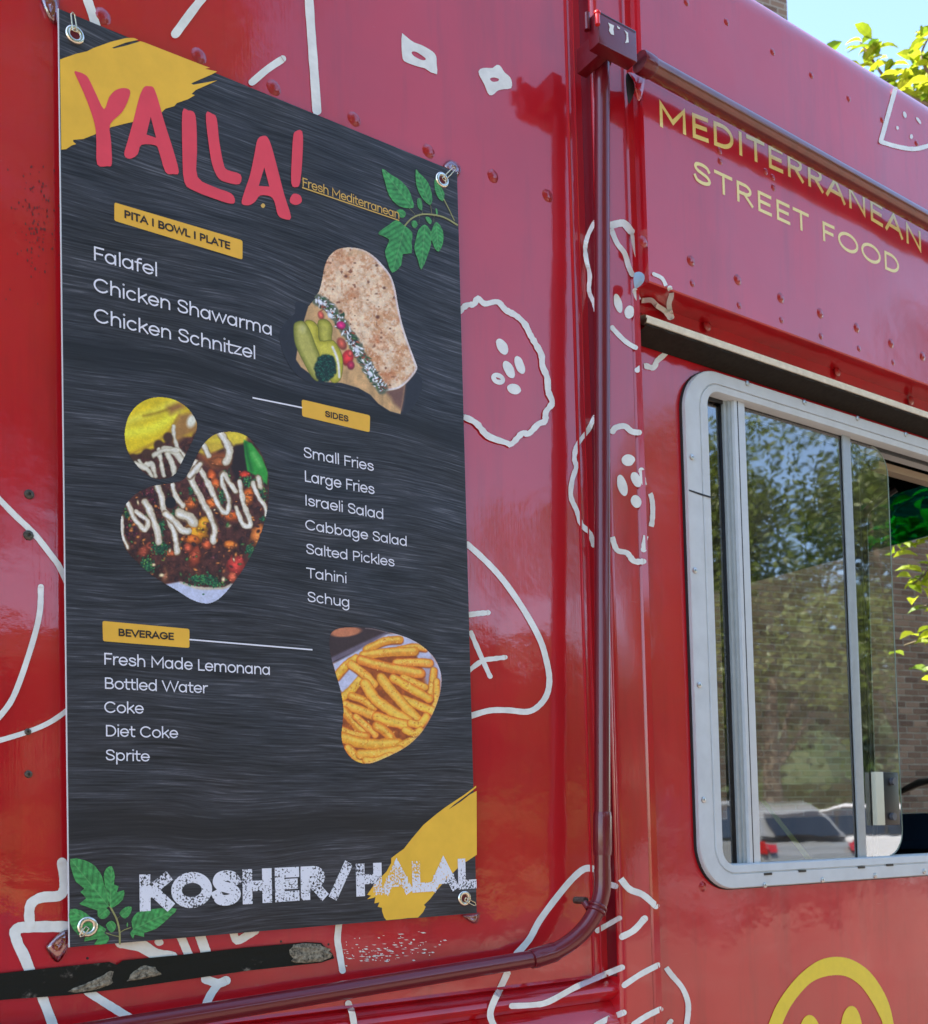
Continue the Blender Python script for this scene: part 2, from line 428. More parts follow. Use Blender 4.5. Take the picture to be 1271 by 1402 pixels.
# cab panel with the window hole
hole = rrect(XW0+.012, XW1-.012, ZWb+.012, ZWt-.012, RW-.01)
def to_rect(x, z, x0, x1, z0, z1):
    cx, cz = (XW0+XW1)/2, (ZWb+ZWt)/2; dx, dz = x-cx, z-cz
    s = min(((x1-cx) if dx > 0 else (x0-cx))/dx if abs(dx) > 1e-9 else 1e9, ((z1-cz) if dz > 0 else (z0-cz))/dz if abs(dz) > 1e-9 else 1e9)
    return cx+dx*s, cz+dz*s
ZGt = onY(1100, 520).z
x0c, x1c, z0c, z1c = XQ-.02, XR, ZB, ZU+.05
bm = bmesh.new()
hx0, hx1, hz0, hz1 = XW0+.012, XW1-.012, ZWb+.012, ZWt-.012
def rectf(a, b, c, d): bm.faces.new([bm.verts.new(p) for p in ((a, 0, c), (b, 0, c), (b, 0, d), (a, 0, d))])
rectf(x0c, hx0, z0c, z1c); rectf(hx1, x1c, z0c, z1c); rectf(hx0, hx1, z0c, hz0); rectf(hx0, hx1, hz1, z1c)
for q_, (cx, cz) in enumerate(((hx1, hz1), (hx0, hz1), (hx0, hz0), (hx1, hz0))):
    a_ = hole[q_*13:q_*13+13]; c_ = bm.verts.new((cx, 0, cz)); vs = [bm.verts.new((x, 0, z)) for x, z in a_]
    for u_, v_ in zip(vs, vs[1:]): bm.faces.new([c_, v_, u_])
for f in bm.faces:
    f.normal_update()
    if f.normal.y > 0: f.normal_flip()
bmobj('cab_panel', bm, M_redflat, truck)
# upper panel above the gutter, curling in to the roof
RT = .085
prof = [(.0, ZU+.002), (-UP+.002, ZU), (-UP, ZU+.002)]
prof += [(-UP, ZU+.12), (-UP, ZTOP-RT*.3)]
prof += [(y, z) for y, z in arc2(-UP+RT, ZTOP-RT*.3, RT, 180, 90, 10)][1:]
prof += [(.45, ZTOP+RT*.7)]
up_ = extrude_profile('upper_panel', prof, XQ-.003, XR, M_redflat)
mesh('panel_end', [(XQ-.003, y, z) for y, z in ((-UP, ZU), (-UP, ZTOP-.03), (-.0, ZTOP-.03), (0, ZU))], [(0,1,2,3)], M_post, truck)
print('PD', PD, 'XQ', XQ)
ZRF = ZTOP+RT*.7
# rough painted lip under the upper panel
zl = onY(1000, 452, 0).z
bm = bmesh.new()
n = 60; rows = []
for i in range(n+1):
    x = XQ+(XR-XQ)*i/n; j = .003*math.sin(i*2.1)+.002*math.sin(i*5.3)
    rows.append([bm.verts.new((x, y, z)) for y, z in ((0, ZU-.022+j*.5), (-.008, ZU-.026+j), (-.010, ZU-.034-j), (0, ZU-.040+j))])
for a, b in zip(rows, rows[1:]):
    for k in range(3): bm.faces.new([a[k], b[k], b[k+1], a[k+1]])
bmobj('sealed_lip', bm, simple('cracked_red_sealant', (.40, .035, .02), .4, nscale=70, namt=.6, bmp=.006, coat=.6), truck, angle=60)
# gutter
GY = -.045
zg1 = onY(873, 425, GY).z; zg2 = onY(873, 437, GY).z; zg3 = onY(873, 471, -.004).z
extrude_profile('rain_gutter', [(0, zg1+.006), (GY+.004, zg1), (GY-.001, zg1-.003), (GY, zg1-.007), (GY-.003, zg1-.009), (GY-.001, zg2), (GY+.006, zg2)], XQ+.002, XR, M_gutter, smooth=20)
bm = bmesh.new(); rows = []
for i in range(121):
    x = XQ+.003+(XR-XQ)*i/120; j = .0018*math.sin(i*3.7)*(1 if i < 60 else .4)
    rows.append([bm.verts.new((x, y, z)) for y, z in ((GY+.002, zg2+.002), (GY+.001, zg2-.004+j), (-.012, zg3+.004), (-.002, zg3))])
for a, b in zip(rows, rows[1:]):
    for k in range(3): bm.faces.new([a[k], b[k], b[k+1], a[k+1]])
bmobj('gutter_flap', bm, M_gutter_d, truck, angle=50)
# rest of the shell, and the dark inside
WD = 2.15
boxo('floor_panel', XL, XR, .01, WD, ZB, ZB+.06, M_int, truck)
boxo('far_side_panel', XL, XR, WD, WD+.03, ZB, ZTOP, M_red, truck)
boxo('rear_panel', XL-.03, XL, .005, WD, ZB, ZTOP, M_red, truck)
boxo('roof_panel', XL, XR, .06, WD+.02, ZRF-.045, ZRF-.002, M_red, truck, .006)
boxo('roof_edge', XL, XQ-.004, -.004, .059, ZTOP-.02, ZRF-.02, M_red, truck, .012)
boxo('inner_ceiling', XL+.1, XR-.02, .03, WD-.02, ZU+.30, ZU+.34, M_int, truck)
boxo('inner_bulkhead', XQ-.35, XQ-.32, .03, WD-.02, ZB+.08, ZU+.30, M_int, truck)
zws = atR(1240, 640, (XR)/math.sin(R(57))).z; zwm = atR(1240, 745, (XR)/math.sin(R(57))).z
zwb = atR(1240, 1105, (XR)/math.sin(R(57))).z
boxo('windshield_header', XR-.03, XR, .0, WD, zws, ZTOP-.01, M_int, truck)
boxo('nose_panel', XR-.03, XR+.02, .0, WD, ZB, zwb-.10, M_red, truck)
boxo('windshield_pillar', XR-.05, XR, -.002, .10, zwb-.1, zws, M_int, truck)
boxo('windshield_pillar', XR-.05, XR, WD-.1, WD, zwb-.1, zws, M_int, truck)
o = boxo('windshield', XR-.02, XR-.015, .10, WD-.10, zwb-.10, zwm, M_wind, truck)
boxo('tinted_sun_band', XR-.02, XR-.015, .10, WD-.10, zwm+.001, zws, M_tint, truck)
zt2 = atR(1240, 700, XR/math.sin(R(57))).z
boxo('dashboard', XR-.50, XR-.06, .10, WD-.05, ZB+.4, atR(1255, 1112, (XR-.45)/math.sin(R(57))).z, M_dash, truck, .02)
boxo('dashboard_ledge', XR-.56, XR-.50, .12, WD-.05, atR(1255, 1158, (XR-.5)/math.sin(R(57))).z-.01, atR(1255, 1150, (XR-.5)/math.sin(R(57))).z, M_dash, truck, .004)
# wheels
for wx in (-1.9, XR-.7):
    for wy in (.03, WD-.25):
        bm = bmesh.new(); tube_bm(bm, [(wx, wy+.0, .40), (wx, wy+.03, .40), (wx, wy+.19, .40), (wx, wy+.22, .40)], [.36, .40, .40, .36], 32)
        w_ = bmobj('wheel', bm, M_dark, truck, angle=40)
        tube('rim', [(wx, wy-.004, .40), (wx, wy+.05, .40)], .22, M_alu, w_, 24)

# window frame and panes
FY = -.014
XI0 = onY(973.5, 860, 0).x; zi0 = onY(1100, 1176.5, 0).z; zi1 = onY(1003, 549, 0).z
fw = XI0-XW0
KT, KB = (ZWt-onY(1003, 549, 0).z)/fw, (onY(1060, 1180, 0).z-ZWb)/fw
print('KT', KT, KB)
L_ = lambda d, y, rr: [(x, y, z) for x, z in rrect(XW0+d, XW1-d, ZWb+d*KB, ZWt-d*KT, max(.02, RW-rr))]
fr = ring_loft('window_frame', [L_(0, -.0005, 0), L_(.0005, FY+.002, 0), L_(.003, FY, .003), L_(fw*.58, FY, fw*.5), L_(fw*.60, FY+.003, fw*.52),
     L_(fw*.64, FY+.003, fw*.55), L_(fw*.66, FY, fw*.57), L_(fw*.95, FY+.001, fw*.85), L_(fw, FY+.005, fw*.9), L_(fw+.001, .045, fw*.9)], M_alu, truck)
ring_loft('frame_gasket', [L_(-.0025, -.0004, -.002), L_(-.002, FY*.35, -.002), L_(.001, FY*.36, 0)], M_dark, truck)
def screw(px, py, y, r=.0042, mat=M_screw, parent=None, name='screw', h=.0022):
    p = onY(px, py, y); bm = bmesh.new(); n = 10
    prof = [(r, 0), (r*.92, -h*.7), (r*.55, -h), (r*.30, -h), (r*.22, -h*.45), (0.0002, -h*.45)]
    rings = [[bm.verts.new((p.x+a*math.cos(2*math.pi*k/n), p.y+b, p.z+a*math.sin(2*math.pi*k/n))) for k in range(n)] for a, b in prof]
    for a, b in zip(rings, rings[1:]):
        for k in range(n): bm.faces.new([a[k], b[k], b[(k+1) % n], a[(k+1) % n]])
    return bmobj(name, bm, mat, parent or truck, angle=40)
for px, py in ((1023,525),(1101,551),(1174,573),(1240,595),(947,626),(951,781),(957,938),(963,1095),(1047,1212),(1126,1205),(1198,1199),(1265,1193)):
    screw(px, py, FY-.0003, .0056, parent=truck, h=.003)
for px, py in ((1052,1196.5),(1099,1192.6),(1180,1187.5),(1219,1184.3)):
    p = onY(px, py, FY-.001); boxo('weep_slot', p.x-.011, p.x+.011, FY-.0012, FY+.001, p.z-.0022, p.z+.0022, M_black, truck)
# a dark crack across the frame
p = onY(955, 675, FY); mesh('frame_joint', [(XW0+.001, FY-.0006, p.z+.003), (XW0+fw*.95, FY-.0006, p.z-.001), (XW0+fw*.98, FY-.0006, p.z-.004), (XW0+fw*.5, FY-.0006, p.z-.003), (XW0+.001, FY-.0006, p.z)], [(0,1,2,3,4)], M_dark, truck)
zI0, zI1 = ZWb+fw*KB, ZWt-fw*KT
def vbar(name, pxa, pxb, y0, y1, mat, z0=None, z1=None, pyref=860):
    a, b = onY(pxa, pyref, y0).x, onY(pxb, pyref, y0).x
    return boxo(name, a, b, y0, y1, zI0 if z0 is None else z0, zI1 if z1 is None else z1, mat, truck, .001)
vbar('fixed_stile', 997, 1001, .012, .03, M_black)
vbar('jamb', 1001.5, 1007, .006, .016, M_alu2)
vbar('jamb', 1008, 1014.5, .002, .012, M_alu2)
sx = vbar('sliding_stile', 1016, 1030.5, -.005, .006, M_alu)
vbar('stile_groove', 1020.5, 1021.6, -.0058, -.004, M_dark)
XG = onY(1225, 880, .006).x
def pane(name, x0, x1, z0, z1, y, r, th, mat, ndiv=8):
    pts = []
    for cx, cz, a in ((x1-r, z1-r, 0), (x1-r, z0+r, 270)):
        pass
    pts = [(x0, z1), (x0, z0)] + [(x1-r+r*math.cos(R(a)), z0+r+r*math.sin(R(a))) for a in range(270, 361, 10)] + [(x1-r+r*math.cos(R(a)), z1-r+r*math.sin(R(a))) for a in range(0, 91, 10)]
    n = len(pts)
    return mesh(name, [(x, y, z) for x, z in pts], [tuple(range(n))], mat, truck)
gx0 = onY(1029, 860, .006).x
pane('glass_pane', gx0, XG, zI0, zI1-.004, .006, .055, .004, M_glass)
pane('glass_pane', XI0-.004, onY(999, 860, .016).x, zI0, zI1, .016, .0, .004, M_glass)
# dim edge of the sliding pane
edge = [(XG-.055+.055*math.cos(R(a)), .006, zI0+.055+.055*math.sin(R(a))) for a in range(280, 361, 10)]+[(XG-.055+.055*math.cos(R(a)), .006, zI1-.059+.055*math.sin(R(a))) for a in range(0, 91, 10)]
tube('glass_edge', edge, .0013, simple('glass_edge', (.20, .26, .22), .2), truck, 6)
vbar('inner_stile', 1165, 1175.5, .0005, .0045, M_alu2, pyref=880)
vbar('inner_stile_seal', 1160, 1164.7, .011, .014, M_black, pyref=880)
vbar('inner_stile_seal', 1176, 1184, .011, .014, M_black, pyref=880)
vbar('chrome_strip', 1184.5, 1186.5, .010, .013, M_alu2, pyref=880)
# header band inside the opening
boxo('inner_header', XI0-.003, XW1-fw, .0075, .012, zI1-.007, zI1+.001, M_black, truck)
boxo('header_trim', onY(1205,640,.05).x, XW1-fw, .052, .075, onY(1240,650,.06).z-.006, onY(1240,643,.06).z-.002, simple('beige_trim', (.35,.28,.2), .6), truck)
# latch
la, lb, lc = onY(1196, 1090, .0).x, onY(1207, 1090, .0).x, onY(1229, 1090, .0).x
lz0, lz1 = onY(1200, 1130, 0).z, onY(1200, 1057, 0).z
lt = boxo('latch', lb, lc, -.004, .012, lz0, lz1, M_black, truck, .002)
boxo('latch_plate', la, lb-.0005, -.007, .004, lz0, lz1, simple('cream_metal', (.55,.56,.44), .5), lt, .001)
for py in (1070, 1118):
    p = onY(1222, py, -.006); tube('knob', [(p.x, -.004, p.z), (p.x, -.012, p.z)], .008, simple('grey_knob', (.08,.085,.1), .3), lt, 12)
# inner things seen through the glass
pts = catmull([atR(px, py, 3.3) for px, py in ((1226,669),(1205,684),(1188,698),(1183,712),(1184,760),(1190,960),(1197,1170))], 5)
tube('mirror_arm', pts, .011, M_black, truck, 8)
bpts = [(1042,1097),(1048,1096),(1113,1177),(1106,1180)]
mesh('seat_belt', [onY(px, py, .35) for px, py in bpts], [(0,1,2,3)], simple('yellow_belt', (.35,.36,.05), .6), truck)
p0, p1 = onX(1229, 1086, XR+.03), onX(1290, 1066, XR+.05)
tube('wiper', [p0, (p0+p1)/2+Vector((0,0,.012)), p1], [.012, .016, .010], M_black, truck, 8)

# rivets
def rivet(px, py, y, r=.0085, mat=M_rivet, h=.004):
    r *= 1.15; h *= .8
    p = onY(px, py, y); bm = bmesh.new(); n = 12
    rings = []
    for k, (a, b) in enumerate(((1.35, 0), (1.05, -.25), (.85, -.75), (.55, -1.0), (.02, -1.05))):
        rings.append([bm.verts.new((p.x+r*a*math.cos(2*math.pi*j/n)*random.uniform(.93,1.07), p.y+h*b, p.z+r*a*math.sin(2*math.pi*j/n)*random.uniform(.93,1.07))) for j in range(n)])
    for a, b in zip(rings, rings[1:]):
        for j in range(n): bm.faces.new([a[j], b[j], b[(j+1) % n], a[(j+1) % n]])
    return bmobj('rivet', bm, mat, truck, smooth=True)
for px, py in ((140,22),(272,76),(375,120),(485,163),(587,207),(675,241),(750,268)): rivet(px, py, 0, .0075)
for px, py in ((881,331),(946,357),(1010,383),(1069,408),(1123,429),(1173,449),(1220,470),(1263,488)): rivet(px, py, -UP, .0068)
for px, py in ((948,388),(1012,418),(1070,438),(1124,460),(1176,477),(1223,496)): rivet(px, py, -UP, .0045, h=.002)
for px, py in ((985,207),(986,221),(1058,243),(1059,257),(1048,235)): rivet(px, py, -UP, .0045, h=.003)
for px, py in ((940,3),(995,30),(1058,71),(1111,103),(1162,135),(1208,164),(1255,196)): rivet(px, py, -UP, .0048, h=.003)
for px, py in ((969,446),(1147,509),(1248,548),(962,1214)): rivet(px, py, -.006 if py < 1000 else 0, .0065)
rivet(818, 523, -PD+.03, .004)
M_gs = simple('grimy_steel', (.10,.085,.07), .45, metal=.6, nscale=300, namt=.5)
for px, py, r in ((40,677,.0062),(39,733,.0064),(38,1002,.0042),(39,1060,.0048)): screw(px, py, 0, r, M_gs, name='screw', h=.003)

# pipes: vertical run, elbow, low run, junction box, horizontal run
PY = -PD-.022
PR = .0132
vx = [onY(px, py, PY) for px, py in ((824.5,72),(824.8,600),(825,1100),(825,1195))]
tube('conduit_pipe', [vx[0], vx[1], vx[2], vx[3]], PR, M_pipe, truck, 24)
el = catmull([onY(px, py, y) for px, py, y in ((825,1190,PY),(824,1222,PY),(814,1252,PY+.003),(793,1280,PY+.010),(762,1302,PY+.016),(728,1313,PY+.020))], 6)
tube('conduit_elbow', el, PR*1.06, M_pipe, truck, 24)
LY = PY+.022
low = [onY(px, py, LY) for px, py in ((738,1311),(640,1327.5),(320,1381),(120,1414))]
d = (low[3]-low[2]).normalized(); low.append(low[3]+d*1.2)
tube('conduit_pipe', low, PR, M_pipe, truck, 24)
def band(name, p0, p1, r, mat=M_pipe, par=truck):
    p0, p1 = Vector(p0), Vector(p1); d = (p1-p0)
    return tube(name, [p0, p0+d*.12, p0+d*.5, p0+d*.88, p1], [r*.93, r, r, r, r*.93], mat, par, 24)
band('pipe_coupling', onY(825,1112,PY), onY(825,1171,PY), PR*1.17)
band('pipe_coupling', onY(762,1302.5,PY+.018), onY(727,1313.5,LY), PR*1.2)
def clampring(c, ax, r):
    c = Vector(c); ax = Vector(ax).normalized()*.003
    tube('pipe_clamp', [c-ax, c-ax*.5, c+ax*.5, c+ax], [r, r*1.10, r*1.10, r], M_pipe, truck, 24)
cc = onY(816, 1247, PY+.002); a_ = onY(822,1228,PY)-onY(806,1264,PY)
clampring(cc, a_, PR*1.14); clampring(cc+a_.normalized()*.0075, a_, PR*1.12)
q = onY(799, 1233, PY+.022); tube('clamp_lug', [cc+Vector((-.008,.008,.004)), q], .0055, M_pipe, truck, 10); tube('clamp_bolt', [q+Vector((0,.02,0)), q-Vector((0,.006,0))], .006, M_gs, truck, 8)
BY = -UP-.052
bl, br = onY(820, 58, BY), onY(873, 87, BY)
bt = onY(820, 14, BY).z
bmx = bmesh.new(); box(bmx, bl.x, br.x, BY, BY+.024, bl.z, bt, .0022)
jb = bmobj('junction_box', bmx, M_pipe, truck, angle=40)
boxo('box_flange', bl.x+.024, bl.x+.045, BY+.0245, -PD+.004, bl.z+.006, bt-.006, M_pipe, jb, .002)
p = onY(804, 30, BY+.02); tube('box_bolt', [(p.x, p.y, p.z-.014), (p.x, p.y, p.z+.014)], .005, M_pipe, jb, 10)
p = onY(817, 25, BY); tube('box_bolt', [(p.x, p.y-.002, p.z-.012), (p.x, p.y-.002, p.z+.006), (p.x, p.y-.002, p.z+.0062), (p.x, p.y-.002, p.z+.009)], [.0042,.0042,.0056,.0056], simple('bright_red_cap', (.75,.02,.02), .3, coat=.7), jb, 10)
mesh('box_lid_line', [(bl.x+.002, BY-.0006, bt-.003), (br.x-.002, BY-.0006, bt-.003), (br.x-.002, BY-.0006, bt-.0045), (bl.x+.002, BY-.0006, bt-.0045)], [(3,2,1,0)], M_dark, jb)
band('pipe_coupling', vx[0]+Vector((0,0,.004)), onY(825,88,PY), PR*1.2)
TY = -UP-.034
hp0, hp1 = onY(876, 84, TY), onY(1271, 303, TY)
d = (hp1-hp0).normalized()
tube('awning_tube', [hp0, hp1, hp1+d*1.0], PR*1.28, simple('brown_red_tube', (.15,.022,.015), .3, nscale=30, namt=.25, coat=1.0), truck, 24)
band('pipe_coupling', hp0, hp0+d*.028, PR*1.42)
def flatpoly(name, pts, mat, parent, fn):
    n = len(pts); return mesh(name, [fn(*p) for p in pts], [tuple(range(n))], mat, parent)
fb = lambda px, py: onY(px, py, BY-.0008)
for pl in (((833,31),(837,33),(841,35),(840,40),(841,48),(837,47),(834,42),(835,37)), ((845,35),(849,38),(849,40),(846,39)), ((855,41),(860,45),(861,58),(856,59),(858,54),(858,47))):
    flatpoly('paint_chip', pl, M_cream, jb, fb)

fU = lambda px, py: onY(px, py, -UP-.003)
def peel(name, pts, mat, h):
    P = [(v.x, v.y) for v in catmull([(x, y, 0) for x, y in pts], 3, True)]
    cx_, cy_ = sum(p[0] for p in P)/len(P), sum(p[1] for p in P)/len(P); V = [onY(x, y, -UP-.001) for x, y in P]+[onY(cx_+(x-cx_)*.6, cy_+(y-cy_)*.6, -UP-h*random.uniform(.7, 1.2)) for x, y in P]+[onY(cx_, cy_, -UP-h)]
    n = len(P); F_ = [(k, (k+1) % n, n+(k+1) % n, n+k) for k in range(n)]+[(n+k, n+(k+1) % n, 2*n) for k in range(n)]
    return mesh(name, V, F_, mat, truck, True)
peel('gap', ((857,103),(862,101),(868,112),(869,124),(865,136),(861,142),(858,125)), M_dark, .001)
peel('peeled_wrap', ((860,99),(872,101),(882,102),(882,118),(879,131),(875,138),(870,133),(868,127),(870,116),(866,106)), M_post, .008)
peel('torn_tape', ((868,376),(875,372),(882,376),(882,385),(876,392),(869,394)), simple('pale_blue_tape', (.30,.42,.55), .5), .004)
# ------------------------------------------------------------------ painted drawings
def surf(px, py, off=.0009):
    """first body surface under this spot: panel, post side, post front, cab panel or upper panel"""
    p = onX(px, py, XP-.0008-off)
    if -PD-.001 < p.y < 0 and True: return p
    p = onY(px, py, -PD-off)
    if XP-.001 <= p.x <= XQ+.0015: return p
    r_q = ray(px, py); q = CAM+r_q*((ZU-off-CAM.z)/r_q.z) if r_q.z > 1e-6 else CAM
    if q.x > XQ and -UP < q.y < -.001: return q
    p = onY(px, py, -.0125)
    if p.x > XQ and ZU-.045 < p.z < ZU: return p
    p = onY(px, py, -off)
    if p.x <= XP and p.z < ZL1-.004: return onY(px, py, -.0245-off)
    if p.x <= XP: return p
    q = onY(px, py, -UP-off)
    if q.z >= ZU and q.x > XQ: return q
    return p
def ribbon(pts, w, closed=False, jitter=0.0):
    P = catmull([(x, y, 0) for x, y in pts], 5, closed) if len(pts) > 2 else [Vector((pts[0][0]+(pts[1][0]-pts[0][0])*k/8, pts[0][1]+(pts[1][1]-pts[0][1])*k/8, 0)) for k in range(9)]
    n = len(P); Lf, Rt = [], []
    for i, p in enumerate(P):
        a = P[(i-1) % n] if closed else P[max(i-1, 0)]; b = P[(i+1) % n] if closed else P[min(i+1, n-1)]
        t = (b-a); t = t.normalized() if t.length > 0 else Vector((1,0,0))
        nn = Vector((-t.y, t.x, 0)); hw = w*.5*(1+random.uniform(-jitter, jitter))
        Lf.append(p+nn*hw); Rt.append(p-nn*hw)
    return P, Lf, Rt
def doodle_one(strokes, mat=M_cream, name='white_drawing', fn=surf, parent=truck, jitter=.05, off=0.0):
    V, Fc = [], []
    for pts, w in strokes:
        P, Lf, Rt = ribbon(pts, w, False, jitter)
        base = len(V)
        for i_, (a, b) in enumerate(zip(Lf, Rt)):
            q1, q2 = fn(a.x, a.y), fn(b.x, b.y); q1.y -= 1.5e-5*i_; q2.y -= 1.5e-5*i_; V += [q1, q2]
        for i in range(len(P)-1):
            q = [base+2*i, base+2*i+1, base+2*i+3, base+2*i+2]
            if max((V[q[a]]-V[q[b]]).length for a in range(4) for b in range(a)) < .045: Fc.append(q)
        for end, sgn in ((0, -1), (len(P)-1, 1)):          # rounded ends
            c = P[end]; a = Lf[end]; ang = math.atan2(a.y-c.y, a.x-c.x); hw = (a-c).length
            fan = [fn(c.x+hw*math.cos(ang-sgn*math.pi*k/6), c.y+hw*math.sin(ang-sgn*math.pi*k/6)) for k in range(7)]
            for q_ in fan: q_.y -= .0008; q_.x -= .0001
            b0 = len(V); V += fan
            if max((fan[i]-fan[0]).length for i in range(7)) < .04: Fc.append(list(range(b0, b0+7)))
    return mesh(name, V, Fc, mat, parent)
def doodle(strokes, **kw):
    for st in strokes: doodle_one([st], **kw)
def Z(sc, ox, oy, *pts): return [(ox+x/sc, oy+y/sc) for x, y in pts]
z8 = lambda *p: Z(3.185, 620, 360, *p)
z3 = lambda *p: Z(2.589, 780, 0, *p)
z4 = lambda *p: Z(3.345, 620, 1050, *p)
zl_ = lambda *p: Z(3.738, 0, 1050, *p)
zp = lambda *p: Z(5.84, 780, 280, *p)
zb = lambda *p: Z(2.648, 0, 1180, *p)
doodle([([(118,-6),(125,14),(133,40)], 12)])
doodle([([(279,-5),(262,17),(240,47)], 12)])
doodle([([(387,81),(366,95),(345,113)], 10)])
doodle([([(423,-6),(426,40),(430,95),(434,152)], 12)])
def blob(pts, hole=None, mat=M_cream, fn=surf, name='white_drawing', parent=truck, sm=True):
    P = [(v.x, v.y) for v in catmull([(x, y, 0) for x, y in pts], 4, True)] if sm else list(pts)
    if hole:
        H = [(v.x, v.y) for v in catmull([(x, y, 0) for x, y in hole], 4, True)] if sm else list(hole)
        # same winding opposite: bridge with quads around by angle
        n = 40; cx = sum(p[0] for p in H)/len(H); cy = sum(p[1] for p in H)/len(H)
        def radial(poly):
            out = []
            for k in range(n):
                a = 2*math.pi*k/n; dx, dy = math.cos(a), math.sin(a); best = 0
                for i in range(len(poly)):
                    x1, y1 = poly[i]; x2, y2 = poly[(i+1) % len(poly)]
                    ex, ey = x2-x1, y2-y1; den = dx*ey-dy*ex
                    if abs(den) < 1e-9: continue
                    t = ((x1-cx)*ey-(y1-cy)*ex)/den; u = ((x1-cx)*dy-(y1-cy)*dx)/den
                    if t > 0 and -1e-6 <= u <= 1+1e-6: best = max(best, t)
                out.append((cx+dx*best, cy+dy*best))
            return out
        a, b = radial(P), radial(H)
        V = [fn(*p) for p in a+b]
        return mesh(name, V, [(i, (i+1) % n, n+(i+1) % n, n+i) for i in range(n)], mat, parent)
    return mesh(name, [fn(*p) for p in P], [tuple(range(len(P)))], mat, parent)
blob([(550,48),(554,47),(565,57),(580,63),(596,74),(598,88),(599,101),(594,102),(583,94),(572,91),(556,85),(551,78)], [(564,71),(570,71),(582,79),(583,82),(577,82),(566,76)])
blob([(656,96),(662,93),(675,93),(679,89),(685,90),(691,99),(698,105),(701,112),(700,121),(691,122),(682,124),(675,130),(669,129),(663,115),(656,102)], [(671,108),(676,106),(683,108),(682,111),(675,112)])
C1 = z8((25,215),(60,185),(92,180),(110,155),(140,178),(195,170),(230,205),(275,230),(312,265),(335,310),(355,345),(385,400),(390,450),(410,500),(415,560),(432,610),(405,650),(400,690),(370,705),(330,745),(300,745),(255,790),(230,785),(150,755),(100,700),(45,672))
doodle([(C1, 8)], jitter=.16)
def seed(cx, cy, rx, ry, rot, **kw):
    a = R(rot); pts = []
    for k in range(12):
        t = 2*math.pi*k/12; x, y = rx*math.cos(t)*random.uniform(.93,1.07), ry*math.sin(t)
        pts.append((cx+x*math.cos(a)-y*math.sin(a), cy+x*math.sin(a)+y*math.cos(a)))
    return blob(pts, **kw)
for zx, zy, rx, ry, ro in ((215,365,7,12,-28),(292,445,6,13,-22),(245,465,6.5,13,-28),(268,550,9.5,7,15)):
    (x, y), = z8((zx, zy)); seed(x, y, rx, ry, ro)
(x, y), = z8((198, 505)); blob([(x+9.5*math.cos(t*.628), y+8*math.sin(t*.628)+2*math.cos(t*.628)) for t in range(10)], [(x-3,y-2),(x+1,y-1),(x+4,y+1),(x-1,y+1)])
doodle([(z8((60,1215),(130,1275),(200,1350)), 7)][:0] or [([(640,745),(661,764),(683,787),(702,812),(722,843),(739,875),(747,900),(752,928),(749,950),(738,966),(722,974.5),(695,972.5),(670,973),(645,980)], 8)])
doodle([([(640,842),(655,840),(668,839)], 7), ([(645,866),(658,897),(671,926)], 6.5), ([(640,920),(660,905),(676,902),(692,900)], 6.5)], jitter=.12)
doodle([([(-8,676),(20,705),(48,732),(70,760),(82,777),(96,808)], 8)])
doodle([([(56,804),(54,842),(40,895),(18,955),(-4,985)], 8)])
doodle([([(-8,1016),(38,1002),(70,988),(98,968)], 7)])
doodle([(zl_((318,490),(330,570),(328,625),(300,660),(215,668),(160,700),(150,760),(155,800)), 14), (zl_((370,818),(200,818),(85,830),(90,900),(120,960),(152,1040)), 15)], jitter=.06)
doodle([(zl_((212,1165),(245,1250),(275,1330)), 14)]); doodle([(zl_((450,1150),(520,1195),(600,1245),(690,1300)), 12)])
doodle([(zl_((620,895),(720,915),(800,960),(880,975)), 17)]); seed(218, 1290, 6, 5, 0)
doodle([(zl_((925,865),(965,960)), 12)]); doodle([(zl_((1025,865),(1055,950)), 14)])
doodle([(zb((845,250),(860,285),(900,265),(925,250)), 11)])
doodle([(zb((745,425),(790,440),(820,430)), 12), (zb((790,445),(765,480),(745,522)), 11)])
doodle([(Z(3.345,320,1050,(483,715),(476,790),(485,850),(498,932)), 9)]); doodle([([(477,1374),(482,1386),(486,1410)], 9)])
doodle([(z4((660,470),(610,465),(560,500),(490,580),(400,700),(350,790),(290,858)), 9)])
doodle([(z4((250,945),(215,1020),(182,1090),(172,1140),(190,1190)), 9)])
doodle([(z4((270,1095),(370,1090),(440,1075),(560,1010),(650,970),(775,918)), 8)]); doodle([(z4((655,1185),(700,1160),(782,1125)), 8)])
doodle([(z4((770,512),(810,560),(870,585),(930,636)), 9)]); doodle([(z4((775,778),(830,748),(878,695)), 9)])
doodle([(z4((785,1000),(860,950),(940,908)), 8)]); doodle([(z4((828,1180),(890,1140),(950,1110)), 8)]); doodle([(z4((985,1190),(998,1165)), 7)])
doodle([(z4((948,865),(965,900),(1000,950),(1050,1010),(1075,1070),(1078,1120),(1070,1185)), 7.5)])
doodle([(z4((662,750),(700,728),(763,692)), 7)]); doodle([(z4((728,540),(745,546)), 8)])
doodle([(zp((200,140),(150,240),(125,340),(135,450),(160,560),(155,690),(190,780),(210,850)), 6)], jitter=.14)
doodle([(zp((338,165),(400,150),(440,155),(490,215)), 10)]); doodle([(zp((500,240),(520,350),(545,440),(565,540)), 5)]); doodle([(zp((338,210),(380,310),(440,390),(470,490),(500,560)), 7)])
x, y = zp((388, 790))[0]; seed(x, y, 5.2, 13.5, -15)
x, y = zp((478, 860))[0]; seed(x, y, 6.6, 9, 8)
doodle([(zp((340,985),(400,1050),(460,1105),(527,1145)), 6.5)])
doodle([(zp((672,556),(740,590),(775,660)), 5)])
